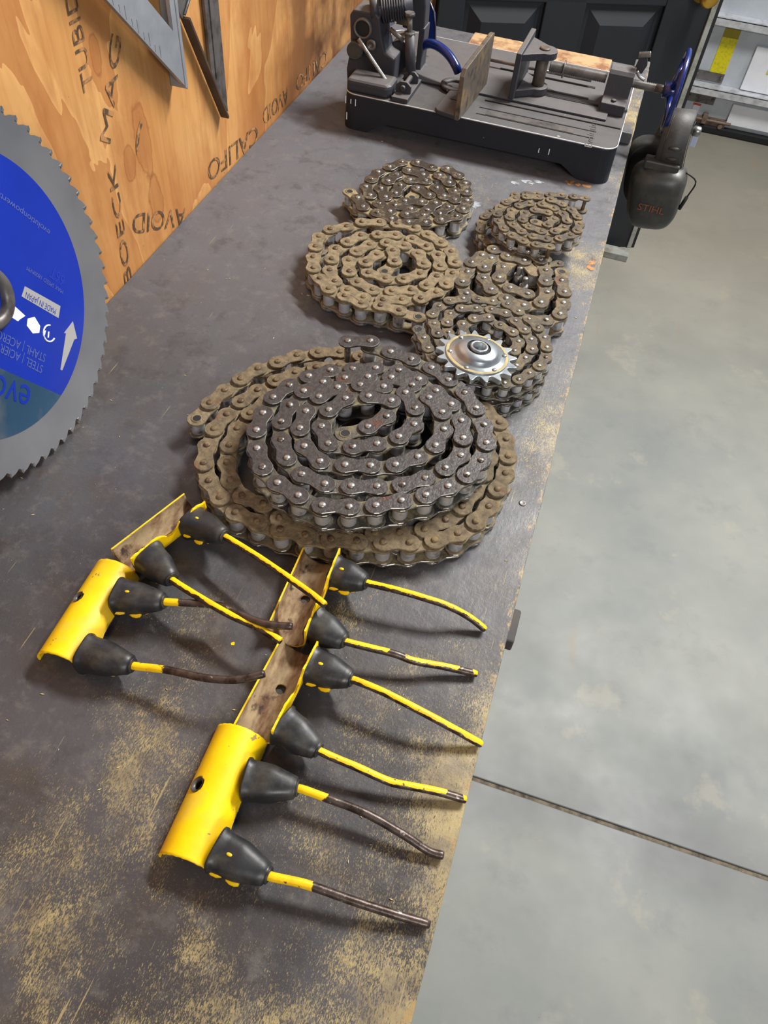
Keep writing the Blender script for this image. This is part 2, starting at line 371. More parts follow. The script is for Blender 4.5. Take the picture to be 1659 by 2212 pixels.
# stamped lettering on the plywood
NX = Vector((1, 0, 0)); WX = -.564
def wall_text(s, p0, p1, h, name='stamped_lettering'):
    part(name, text_on(s, PX(*p0, WX), PX(*p1, WX), NX, h), M['stamp'], wall_left)
wall_text('AVOID', (402, 448), (287, 462), .026)
wall_text('CALIFO', (556, 268), (448, 352), .030)
wall_text('AVOID', (622, 186), (568, 236), .026)
wall_text('CALIFO', (706, 106), (640, 166), .026)
wall_text('TUBID', (202, 187), (160, -30), .020)
wall_text('MAG', (238, 310), (262, 82), .022)
wall_text('BOECK', (285, 606), (248, 352), .018)
s = MB(); s.prism([PX(x, y, WX)+NX*.0002 for x, y in ((303, 258), (307, 268), (301, 290), (299, 318), (295, 335), (293, 312), (296, 284))], NX*.0004); part('bark_crack', s, M['stamp'], wall_left)
# garage overhead door at the back
GY = 3.79
wb = bpy.data.objects.new('wall_back', None); COL.objects.link(wb); prop(wb, kind='structure')
for z0, z1 in ((.03, .182), (.186, .43), (.434, .95), (.954, 1.5), (1.504, 2.4)):
    s = MB(); s.box((1.5, GY+.02, (z0+z1)/2), (4.2, .04, z1-z0)); part('panel', s, M['gdoor'], wb, bevel=.004)
s = MB(); s.box((1.5, GY+.005, .016), (4.2, .05, .032)); part('bottom_seal', s, M['black'], wb, bevel=.006)
for z in (.186, .446, .95, 1.5):
    s = MB(); s.box((1.5, GY-.03, z+.006), (4.2, .06, .006)); s.box((1.5, GY-.058, z-.006), (4.2, .004, .03)); s.box((1.5, GY-.02, z-.024), (4.2, .04, .004))
    part('strut', s, M['strut'], wb, bevel=.0015)
for x0, x1, z0, z1 in ((.479, 1.02, .198, .366), (.479, 1.02, .052, .136), (1.06, 1.6, .198, .366), (1.06, 1.6, .052, .136), (1.64, 2.2, .198, .366)):
    s = MB(); s.box(((x0+x1)/2, GY-.008, (z0+z1)/2), (x1-x0, .016, z1-z0)); part('insulation_board', s, M['foam'], wb, bevel=.002)
def label_sheet(x0, x1, z0, z1, m, y=GY-.0015):
    s = MB(); s.box(((x0+x1)/2, y, (z0+z1)/2), (x1-x0, .002, z1-z0)); return part('warning_label', s, M[m], wb)
label_sheet(.335, .398, .236, .372, 'tape'); label_sheet(.335, .398, .372, .405, 'tape2')
label_sheet(.556, .62, .275, .352, 'tape', GY-.0175); label_sheet(.556, .62, .352, .366, 'tape2', GY-.0175)
label_sheet(.318, .352, .098, .106, 'red'); label_sheet(.322, .350, .070, .098, 'white')
for x0, z0 in ((.29, .205), (.29, .115)):
    s = MB(); s.box((x0+.05, GY-.003, z0+.015), (.12, .006, .036))
    for q in (.0, .1): s.lathe([(.006, 0), (.006, .006), (.003, .008)], 10, (x0+q, GY-.006, z0+.018), (0, -1, 0))
    part('hinge_plate', s, M['dsteel'], wb)
s = MB(); s.box((.40, GY-.006, .045), (.16, .012, .035)); s.tube([(.33, GY-.02, .055), (.50, GY-.02, .055)], .006); s.box((.385, GY-.018, .06), (.02, .02, .04))
s.lathe([(.010, 0), (.010, .012)], 12, (.46, GY-.012, .038), (0, -1, 0)); part('slide_latch', s, M['rust'], wb, bevel=.001)
# black door standing open in front of the overhead door
DC = Vector((.19, 2.70, 0)); YW = radians(25); DU = Vector((cos(YW), sin(YW), 0)); DN = Vector((sin(YW), -cos(YW), 0))
def DP(u, z, d=0): return DC+DU*u+DN*d+Vector((0, 0, z))
door = bpy.data.objects.new('door_1', None); COL.objects.link(door); prop(door, kind='structure')
s = MB(); s.prism([DP(-.81, .002, -.014), DP(0, .002, -.014), DP(0, 2.03, -.014), DP(-.81, 2.03, -.014)], -DN*.030); part('door_slab', s, M['door'], door)
def board(name, u0, u1, z0, z1):
    s = MB(); s.prism([DP(u0, z0, -.0139), DP(u1, z0, -.0139), DP(u1, z1, -.0139), DP(u0, z1, -.0139)], DN*.0139); part(name, s, M['door'], door, bevel=.003)
board('stile', -.81, -.735, .002, 2.03); board('stile', -.150, 0, .002, 2.03); board('stile', -.505, -.385, .20, 1.83)
for z0, z1 in ((.002, .20), (.775, .93), (1.50, 1.62), (1.83, 2.03)): board('rail', -.735, -.150, z0, z1)
for u0, u1 in ((-.735, -.505), (-.385, -.150)):
    for z0, z1 in ((.20, .775), (.93, 1.50)):
        s = MB()
        def rect(i, d): return [DP(u0+i, z0+i, d), DP(u1-i, z0+i, d), DP(u1-i, z1-i, d), DP(u0+i, z1-i, d)]
        s.rings([rect(.006, -.0138), rect(.016, -.0125), rect(.052, .004)], 0, False, False)
        q = rect(.052, .004); s.add(q, [(0, 1, 2, 3)])
        part('raised_panel', s, M['door'], door)
s = MB(); s.prism([DP(-.012, .0), DP(.004, .0), DP(.004, 2.03), DP(-.012, 2.03)], DN*.006); part('edge_strip', s, M['strip'], door, bevel=.001)
s = MB(); s.prism([DP(.004, .0), DP(.016, .0), DP(.016, 2.03), DP(.004, 2.03)], DN*.003); part('gasket', s, M['black'], door)
s = MB(); s.lathe([(.030, 0), (.030, .006), (.012, .012), (.012, .03), (.024, .04), (.028, .055), (.022, .068), (.004, .072)], 24, DP(-.056, .818), DN); part('door_knob', s, M['brass'], door)
s2 = MB(); s2.box((-.56, 3.0, 1.1), (.10, .8, 2.2)); part('trim_1', s2, M['wall'], None, kind='structure')
s3 = MB(); s3.box((.14, 2.62, .012), (.10, .05, .024)); 
bl = part('wooden_block', s3, M['strip'], None, bevel=.002); prop(bl, 'flat pale wooden block on the floor below the black door', 'block')

# ================================================================ workbench
EX = .044
bench = empty('workbench', (-.26, .6, 0), 'long dark grey painted workbench top against the plywood wall, scratched through to wood', 'workbench')
s = MB()
n = 70; ys = [-.7+2.52*i/n for i in range(n+1)]
edge = [EX+.0012*noise.noise(Vector((0, y*9, 0)))+.0008*noise.noise(Vector((3, y*40, 0))) for y in ys]
out = [Vector((-.5626, ys[0], .876))]+[Vector((e, y, .876)) for e, y in zip(edge, ys)]+[Vector((-.5626, ys[-1], .876))]
s.prism(out, (0, 0, .024)); part('bench_top', s, M['bench'], bench, bevel=.0012)
for lx in (-.52, -.03):
    for ly in (-.6, .55, 1.70):
        s = MB(); s.box((lx, ly, .40), (.085, .085, .798)); part('leg', s, M['legs'], bench, bevel=.003)
for lx in (-.52, -.03):
    s = MB(); s.box((lx, .55, .837), (.04, 2.4, .077)); part('apron', s, M['legs'], bench, bevel=.002)
s = MB(); s.box((.028, .428, .866), (.050, .040, .018)); part('bracket', s, M['legs'], bench, bevel=.002)
for (px, py) in ((1129, 1087),):
    p = PZ(px, py, .9); s = MB(); s.lathe([(.0042, 0), (.0042, .0006), (.0034, .0009), (.0018, .0003), (.0001, .0003)], 14, p); part('screw_head', s, M['dsteel'], bench)
def stain(px, py, rx, ry, m, name, seed):
    c = PZ(px, py, BZ); pts = []
    for i in range(18):
        a = 2*pi*i/18; k = 1+.45*noise.noise(Vector((cos(a)*1.7, sin(a)*1.7, seed))); pts.append((c.x+rx*k*cos(a), c.y+ry*k*sin(a), BZ+.0001))
    s = MB(); s.prism(pts, (0, 0, .0003)); part(name, s, m, bench)
M['pale'] = simple('pale_blue_paint_spill', (150, 156, 164), .6, 0, ((120, (96, 94, 94), .5, .56),))
M['peel'] = simple('bare_orange_wood_patch', (172, 122, 76), .7, 0, ((120, (96, 84, 72), .48, .54),))
for i, (px, py, rx, ry, m) in enumerate(((1142, 394, .012, .005, 'pale'), (1163, 393, .008, .004, 'pale'), (1112, 396, .008, .005, 'pale'), (1029, 442, .007, .012, 'pale'), (1236, 396, .012, .009, 'peel'), (1266, 401, .008, .006, 'peel'), (1278, 570, .006, .018, 'peel'))):
    stain(px, py, rx, ry, M[m], 'paint_spill' if m == 'pale' else 'peeled_patch', i*2.3)
stain(503, 1391, .0019, .0019, M['yellow'], 'paint_spill', 40)
# narrow boards at the far right of the bench
o = MB(); o.box((.026, 1.63, .9105), (.030, .34, .020)); prop(part('batten', o, M['bench'], None, bevel=.002), 'narrow grey painted batten lying along the bench edge beside the saw base', 'board')
o = MB(); o.prism([(-.33, 1.70, .9005), (-.035, 1.70, .9005), (-.035, 1.80, .9005), (-.33, 1.80, .9005)], (0, 0, .010)); prop(part('pine_board', o, M['lumber'], None, bevel=.002), 'raw pine board at the far end of the bench behind the saw', 'board')
o = MB(); o.box((.019, 1.53, .926), (.008, .12, .010)); prop(part('pine_strip', o, M['lumber'], None, bevel=.001), 'thin yellow pine strip on the batten right of the saw vise block', 'board')

# ================================================================ roller chains
ARC = 9
def plate_outline(p, R, wr):
    """figure-eight outline of a link plate, pin centres at +-p/2"""
    h = p/2; pts = []; a0 = radians(118)
    for i in range(ARC+1):
        t = -a0+2*a0*i/ARC; pts.append((h+R*cos(t), R*sin(t)))
    pts.append((0, R*wr))
    for i in range(ARC+1):
        t = pi-a0+2*a0*i/ARC; pts.append((-h+R*cos(t), R*sin(t)))
    pts.append((0, -R*wr)); return pts
def add_plate(mb, p, R, wr, z0, t, bv, mi=0, edge=None):
    o = plate_outline(p, R, wr); q = plate_outline(p, R-bv, (R*wr-bv)/(R-bv))
    m0 = len(mb.mi); mb.rings([[(x, y, z0) for x, y in q], [(x, y, z0+bv) for x, y in o], [(x, y, z0+t-bv) for x, y in o], [(x, y, z0+t) for x, y in q]], mi, True, False)
    n = len(o)
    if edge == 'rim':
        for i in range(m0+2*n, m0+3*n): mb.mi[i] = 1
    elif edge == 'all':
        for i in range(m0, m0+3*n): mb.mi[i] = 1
def chain_meshes(tag, pitch, mo, mi_, mp, mr=None, rim='rim'):
    k = pitch/.0254; R = .0111*k; t = .0030*k; D = {}
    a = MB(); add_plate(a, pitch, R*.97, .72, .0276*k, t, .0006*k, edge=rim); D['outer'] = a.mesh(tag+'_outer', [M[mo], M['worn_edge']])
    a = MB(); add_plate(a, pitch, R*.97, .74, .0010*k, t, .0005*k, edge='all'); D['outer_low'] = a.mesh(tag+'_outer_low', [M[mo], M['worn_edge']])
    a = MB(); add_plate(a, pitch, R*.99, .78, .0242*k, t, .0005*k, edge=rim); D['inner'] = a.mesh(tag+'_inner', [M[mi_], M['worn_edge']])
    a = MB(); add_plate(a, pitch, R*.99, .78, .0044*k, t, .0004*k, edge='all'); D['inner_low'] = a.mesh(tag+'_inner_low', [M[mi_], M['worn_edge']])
    a = MB(); a.lathe([(.0037*k, .0002*k), (.0037*k, .0312*k), (.0032*k, .0322*k), (.0012*k, .0325*k)], 14); D['pin'] = a.mesh(tag+'_pin', M[mp])
    a = MB(); a.lathe([(.0078*k, .0077*k), (.0079*k, .0086*k), (.0079*k, .0229*k), (.0078*k, .0238*k)], 16); D['roller'] = a.mesh(tag+'_roller', M[mr or 'roller'])
    a = MB(); a.lathe([(.0064*k, .0238*k), (.0064*k, .0276*k), (.0046*k, .0276*k), (.0046*k, .0273*k)], 14, cap=False); a.lathe([(.0001, .02745*k), (.0047*k, .02745*k)], 14, cap=False, mi=1); D['bush'] = a.mesh(tag+'_bush', [M[mi_], M['black']])
    D['p'] = pitch; D['k'] = k; D['h'] = .0324*k; return D
def relax(P, pitch, it=60, w=.35):
    A = [p.copy() for p in P]; P = [p.copy() for p in P]
    for _ in range(it):
        for i in range(len(P)-1):
            d = P[i+1]-P[i]; d.z = 0; L = d.length
            if L < 1e-6: continue
            c = d*((L-pitch)/L*.5*w); P[i] += c; P[i+1] -= c
        for i in range(len(P)): P[i] = P[i].lerp(A[i], .02)
    return P
def resample(P, pitch):
    P = smooth_path(P, 12); out = [P[0].copy()]; i = 0
    while True:
        c = out[-1]; j = i
        while j < len(P) and (P[j]-c).length < pitch: j += 1
        if j >= len(P): break
        a, b = P[j-1], P[j]; t0, t1 = 0., 1.
        for _ in range(18):
            tm = (t0+t1)/2
            if (a.lerp(b, tm)-c).length < pitch: t0 = tm
            else: t1 = tm
        out.append(a.lerp(b, t1)); i = j-1
    return out
def lay_chain(root, D, P, first_outer=0, hole_start=False, hole_end=False, zf=None, raise_first=0.0, jitter=.0005):
    """P: pin centres on the underside plane; links first_outer, first_outer+2 ... are outer links"""
    rng = random.Random(len(P)); N = len(P)
    for i in range(N-1):
        a, b = P[i], P[i+1]; d = b-a; L = math.hypot(d.x, d.y); ang = math.atan2(d.y, d.x); mid = (a+b)/2-root.location
        outer = (i % 2) == (first_outer % 2)
        dz = rng.uniform(0, jitter) + (raise_first if i == 0 else 0)
        tilt = Matrix.Rotation(rng.uniform(-.012, .012), 4, 'X') @ Matrix.Rotation(rng.uniform(-.01, .01), 4, 'Y')
        mw = Matrix.Translation((mid.x, mid.y, mid.z+dz)) @ Matrix.Rotation(ang, 4, 'Z') @ tilt @ Matrix.Diagonal((min(max(L/D['p'], .8), 1.2), 1, 1, 1))
        o = link('outer_link' if outer else 'inner_link', D['outer' if outer else 'inner'], root, mw=mw)
        if not (i == 0 and raise_first): link('lower_plate', D['outer_low' if outer else 'inner_low'], o)
        ends = (-1, 1)
        for e in ends:
            idx = i if e < 0 else i+1
            if outer:
                c = link('pin', D['pin'], o, mw=Matrix.Translation((e*D['p']/2, 0, 0)))
            else:
                c = link('roller', D['roller'], o, mw=Matrix.Translation((e*D['p']/2, 0, 0)))
                if (idx == 0 and hole_start) or (idx == N-1 and hole_end): link('bushing', D['bush'], o, mw=Matrix.Translation((e*D['p']/2, 0, 0)))
def trace(pts, sc, off, ztop, base):
    return [Vector((*PZ(off[0]+x/sc, off[1]+y/sc, ztop)[:2], base)) for x, y in pts]
# --- 1: dark coil lying on the big muddy coil
BLK = [(757,92),(858,82),(963,122),(1057,152),(1150,187),(1222,244),(1302,303),(1350,373),(1388,455),(1400,531),(1372,615),(1307,675),(1224,726),(1124,765),(1008,790),(900,812),(775,820),(658,820),(547,770),(451,713),(377,643),(357,557),(355,470),(388,395),(430,320),(506,268),(597,228),(690,203),(797,195),(890,192),(1000,200),(1090,240),(1165,295),(1243,360),(1287,437),(1288,512),(1275,592),(1209,642),(1122,686),(1021,718),(905,725),(789,725),(668,718),(566,682),(484,605),(462,517),(463,430),(503,358),(571,290),(658,252),(760,235),(862,232),(967,232),(1057,268),(1140,326),(1202,387),(1206,475),(1166,545),(1087,594),(990,630),(873,635),(759,632),(640,620),(568,555),(544,463),(577,383),(637,315),(720,275),(829,265),(935,275),(1038,300),(1077,375),(1070,452),(1002,504),(903,535),(796,548),(678,538),(646,461),(684,375),(760,328),(870,320),(964,336),(949,410),(865,458),(747,483)]
D80 = chain_meshes('dark_chain', .0254, 'dark_plate', 'tan_plate', 'pin')
r = empty('roller_chain', (-.17, .66, BZ+.033), 'clean dark steel roller chain coiled on top of the big muddy coil', 'chain', 'coiled roller chains')
lay_chain(r, D80, relax(trace(BLK, 2.074, (380, 700), BZ+.064, BZ+.033), .0254), 0, hole_end=True, raise_first=.006)
# --- 2: big muddy coil under it
BRN = [(420.1,903),(453,868),(485,841),(520,817),(557,795),(600,781),(640,766),(684,759),(728,756),(768,764),(815,775),(870,790),(925,810),(975,833),(1020,856),(1060,885),(1086,915),(1097,951),(1099,989),(1093.6,1022),(1074,1059),(1059,1091.5),(1028.5,1127),(992,1152),(942,1167),(884,1172.5),(828,1171.5),(774,1169),(716,1165),(657,1155),(602.5,1143),(554,1126),(508.5,1106),(475,1073),(450.6,1036.8),(440,1000.6),(447,959.6),(462,925),(489,894.5),(520,866),(554,843),(594,821.6),(631,805),(672,790),(720,785),(775,787),(830,793),(885,805),(935,825),(980,850),(1018,880),(1045,915),(1060,950),(1062,985),(1052,1020),(1025,1060),(998.5,1100),(958.7,1128),(911.7,1146),(856,1150.5),(802,1150),(748,1145),(700,1136),(650,1124),(608,1110),(573.6,1094),(535,1072),(503.7,1043),(490.4,1004),(491.6,964.5),(508,925),(534.7,892.7),(570,865),(612,842),(655,828),(705,820),(760,818),(815,822),(870,832),(920,848),(960,872)]
D80m = chain_meshes('muddy_chain', .0254, 'mud_plate', 'mud2_plate', 'mud_pin', rim=None)
r = empty('roller_chain', (-.25, .75, BZ), 'largest brown mud-caked roller chain coil, lying flat under the dark one', 'chain', 'coiled roller chains')
lay_chain(r, D80m, relax([Vector((*PZ(x, y, BZ+.031)[:2], BZ)) for x, y in BRN], .0254), 1, hole_start=True)
# --- 3: tan muddy coil, middle left
C3 = [(1180,1047),(983,997),(798,948),(595,925),(432,853),(275,775),(187,672),(132,572),(125,465),(145,370),(180,270),(290,190),(450,165),(610,115),(770,118),(960,130),(1125,165),(1275,240),(1405,320),(1500,410),(1545,515),(1515,630),(1450,735),(1360,825),(1185,885),(1005,888),(820,895),(620,872),(450,790),(340,705),(290,600),(305,490),(345,385),(465,315),(600,255),(775,245),(945,250),(1100,285),(1255,360),(1370,445),(1390,555),(1360,660),(1258,745),(1090,793),(900,803),(715,795),(558,715),(478,608),(480,500),(560,410),(683,345),(860,325),(1030,355),(1175,435),(1220,530),(1180,630),(1025,678),(850,680),(672,628),(645,515),(760,440),(910,400),(943,505),(825,600)]
D80t = chain_meshes('tan_chain', .0254, 'mud2_plate', 'mud2_plate', 'mud_pin', rim=None)
r = empty('roller_chain', (-.24, .90, BZ), 'tan mud-covered roller chain coil with bright rollers along its near side', 'chain', 'coiled roller chains')
lay_chain(r, D80t, relax(trace(C3, 4.608, (650, 450), BZ+.033, BZ), .0254), 1, hole_start=True, hole_end=True)
# --- 4: oily coil, far left
C1 = [(150,400),(225,475),(305,580),(455,650),(620,715),(810,755),(1000,760),(1190,735),(1385,695),(1455,605),(1500,510),(1490,405),(1470,310),(1400,225),(1280,150),(1095,130),(925,68),(735,70),(595,125),(465,180),(385,265),(330,355),(380,455),(480,545),(610,630),(810,665),(990,675),(1170,655),(1275,585),(1345,500),(1345,405),(1285,310),(1170,230),(1000,210),(830,165),(680,215),(580,290),(510,370),(560,475),(680,565),(855,605),(1020,610),(1130,545),(1210,455),(1135,365),(1020,290),(845,275),(725,340),(685,430),(800,510),(945,515),(1035,450),(940,370),(855,460)]
D80o = chain_meshes('oily_chain', .0254, 'oil_plate', 'tan2_plate', 'pin')
r = empty('roller_chain', (-.22, 1.12, BZ), 'oily brown roller chain coil nearest the saw, its loose end pointing to the plywood wall', 'chain', 'coiled roller chains')
lay_chain(r, D80o, relax(trace(C1, 5.3516, (730, 330), BZ+.036, BZ), .0254), 1, hole_start=True, hole_end=True)
# --- 5: loose chain by the bench edge with upright pins
C4a = [(1225,965),(1210,1105),(1250,1238),(1235,1360),(1170,1477),(990,1520),(810,1500),(640,1460),(480,1410),(330,1340),(200,1250),(125,1130),(155,1005),(215,900),(340,815),(490,770),(650,770),(800,800),(930,860),(1020,960),(1030,1090),(1065,1235),(985,1360),(790,1385),(600,1310),(410,1205),(325,1070),(345,940),(460,840),(620,840),(770,880),(890,960)]
C4b = [(640,880),(580,935),(505,1065),(640,1185),(840,1250)]
D80g = chain_meshes('loose_chain', .0254, 'grey_mud_plate', 'mud2_plate', 'pin')
r = empty('roller_chain', (-.05, .95, BZ), 'loosely folded dirty roller chain with two bare pins standing up in its middle', 'chain', 'coiled roller chains')
off7 = (980, 390)
lay_chain(r, D80g, relax(trace(C4a, 5.184, off7, BZ+.033, BZ), .0254), 1, hole_start=True)
lay_chain(r, D80g, relax(trace(C4b, 5.184, off7, BZ+.033, BZ), .0254), 1)
pa, pb = (PZ(off7[0]+745/5.184, off7[1]+975/5.184, BZ+.031), PZ(off7[0]+805/5.184, off7[1]+1095/5.184, BZ+.031))
s = MB(); dd = (pb-pa); ang = math.atan2(dd.y, dd.x)
mm = Matrix.Translation(((pa.x+pb.x)/2, (pa.y+pb.y)/2, BZ)) @ Matrix.Rotation(ang, 4, 'Z')
t = MB(); add_plate(t, dd.to_2d().length, .0114, .74, .001, .003, .0004); s.add([mm @ Vector(v) for v in t.v], t.f)
for q in (pa, pb): s.lathe([(.004, .003), (.004, .031), (.0034, .032), (.001, .0322)], 12, (q.x, q.y, BZ), mi=1); s.lathe([(.0062, .004), (.0062, .020)], 14, (q.x, q.y, BZ), mi=1)
part('connecting_link', s, [M['dark_plate'], M['pin']], r)
# --- 6: small coil of two layers under the sprocket
k6 = 4.608; o6 = (880, 620)
C5 = [(118,397),(150,465),(198,558),(225,655),(300,745),(400,815),(500,865),(600,890),(765,930),(930,955),(1080,925),(1195,865),(1300,790),(1375,710),(1390,605),(1375,510),(1320,420),(1255,340),(1140,260),(1035,175),(895,140),(740,115),(595,105),(455,115),(345,165),(255,225),(255,310),(285,405),(320,500),(370,600),(450,690),(560,760),(690,810),(830,840),(950,830),(1060,790),(1145,715),(1228,650),(1247,548),(1200,460),(1140,375),(1045,300),(935,225),(770,210),(630,200),(475,215),(405,295),(400,400),(430,500),(520,600),(640,690),(790,730),(930,710),(1050,650),(1110,525),(1040,430),(905,360),(795,290),(655,305),(560,350),(560,440),(640,540)]
D60 = chain_meshes('small_chain', .01905, 'grey_mud_plate', 'tan_plate', 'pin')
r = empty('roller_chain', (-.06, .72, BZ), 'small-link roller chain coiled two layers deep beneath the silver sprocket', 'chain', 'coiled roller chains')
P5 = trace(C5, k6, o6, BZ+.050, BZ+.026)
lay_chain(r, D60, resample(P5, .01905), 1, hole_start=True)
cen = sum(P5[8:26], Vector())/18
low = [Vector((cen.x+(p.x-cen.x)*1.0, cen.y+(p.y-cen.y)*1.02, BZ)) for p in P5[4:27]]
lay_chain(r, D60, resample(low, .01905), 0, jitter=.0002)
# --- 7: small muddy coil, far right
D60m = chain_meshes('small_muddy_chain', .01905, 'grey_mud_plate', 'mud_plate', 'mud_pin', 'roller', rim=None)
c7 = PZ(980+985/5.184, 390+430/5.184, BZ+.048)
def spiral(c, r0, r1, turns, a0, base, sx=1, sy=1, n=140):
    return [Vector((c.x+sx*(r0+(r1-r0)*i/n)*cos(a0-2*pi*turns*i/n), c.y+sy*(r0+(r1-r0)*i/n)*sin(a0-2*pi*turns*i/n), base)) for i in range(n+1)]
r = empty('roller_chain', (c7.x, c7.y, BZ), 'tightly wound muddy roller chain coil by the right bench edge near the saw', 'chain', 'coiled roller chains')
def rs(P, pitch): 
    out = [P[0]]; 
    acc = smooth_path(P, 3); i = 0
    return resample(P, pitch)
RX = (PZ(980+1530/5.184, 390+430/5.184, BZ+.05)-PZ(980+430/5.184, 390+430/5.184, BZ+.05)).length/2-.004
RXT = (RX-.011)/.0185
lay_chain(r, D60m, resample(spiral(c7, RX, .011, RXT, radians(-70), BZ+.0255), .01905), 0, hole_end=True)
c7b = c7+Vector((-.006, .002, 0))
tail = [PZ(980+x/5.184, 390+y/5.184, BZ+.024) for x, y in ((1480,190),(1350,170),(1210,155),(1080,150),(950,142),(820,140),(690,150))]
for q in tail: q.z = BZ
low = tail+[Vector((c7b.x+(RX+.010)*cos(a), c7b.y+(RX+.010)*sin(a), BZ)) for a in [radians(d) for d in range(118, 360-40, 9)]]
lay_chain(r, D60m, resample(low, .01905), 0)

# ================================================================ sprocket
SPC = (PZ(940, 757, .9765)+PZ(1118, 752, .9765)+PZ(1030, 697, .9765)+PZ(1042, 803, .9765))/4
SPC.z = BZ+.0535
sp = empty('idler_sprocket', SPC, 'shiny zinc idler sprocket with a bearing hub, resting on the small chain', 'sprocket')
NT_ = 17; RO = .0500; RI = .0405
tilt = Matrix.Rotation(radians(-4), 4, 'X') @ Matrix.Rotation(radians(3), 4, 'Y')
def sp_part(name, mb, m, label=None, bevel=0):
    me = mb.mesh(name, m); o = link(name, me, sp, mw=Matrix.Translation((0, 0, .006)) @ tilt, bevel=bevel); return prop(o, label)
pts = []
for t in range(NT_):
    a = 2*pi*t/NT_; st = 2*pi/NT_
    for fr, rr in ((-.50, RI), (-.36, RI+.0006), (-.24, RI+.0035), (-.15, RI+.0068), (-.06, RO), (.06, RO), (.15, RI+.0068), (.24, RI+.0035), (.36, RI+.0006)):
        pts.append((rr*cos(a+fr*st), rr*sin(a+fr*st), 0))
s = MB(); s.prism(pts, (0, 0, .0065)); sp_part('toothed_ring', s, M['zinc'], bevel=.0006)
s = MB(); s.lathe([(.0385, .0064), (.0385, .0082), (.0380, .0087), (.0290, .0089), (.0280, .0100), (.0262, .0112), (.0250, .0140), (.0225, .0162), (.0170, .0176), (.0145, .0178)], 56, cap=False)
s.lathe([(.0145, .0178), (.0143, .0160), (.0130, .0160)], 40, cap=False, mi=1); sp_part('hub_cover', s, [M['zinc'], M['black']])
s = MB(); s.lathe([(.0134, .0150), (.0134, .0166), (.0112, .0168), (.0110, .0150)], 40, cap=False); sp_part('bearing_shield', s, M['black'])
s = MB(); s.lathe([(.0110, .006), (.0110, .0195), (.0106, .0200), (.0084, .0200), (.0080, .0195), (.0080, .002)], 36, cap=False); s.lathe([(.0001, .004), (.0085, .004)], 30, cap=False, mi=1); sp_part('bearing_sleeve', s, [M['zinc'], M['fence']])
s = MB(); s.lathe([(.0345, .0090), (.0375, .0089), (.0381, .0087)], 40, cap=False); sp_part('dust_ring', s, M['dust'])
for t in range(6):
    a = 2*pi*t/6+.35; s = MB(); s.lathe([(.0028, .0085), (.0028, .0098), (.0022, .0104), (.0005, .0106)], 14, (  .0335*cos(a), .0335*sin(a), 0)); sp_part('rivet', s, M['zinc'])
for ob in list(sp.children): ob.scale = (.97, .97, .97)

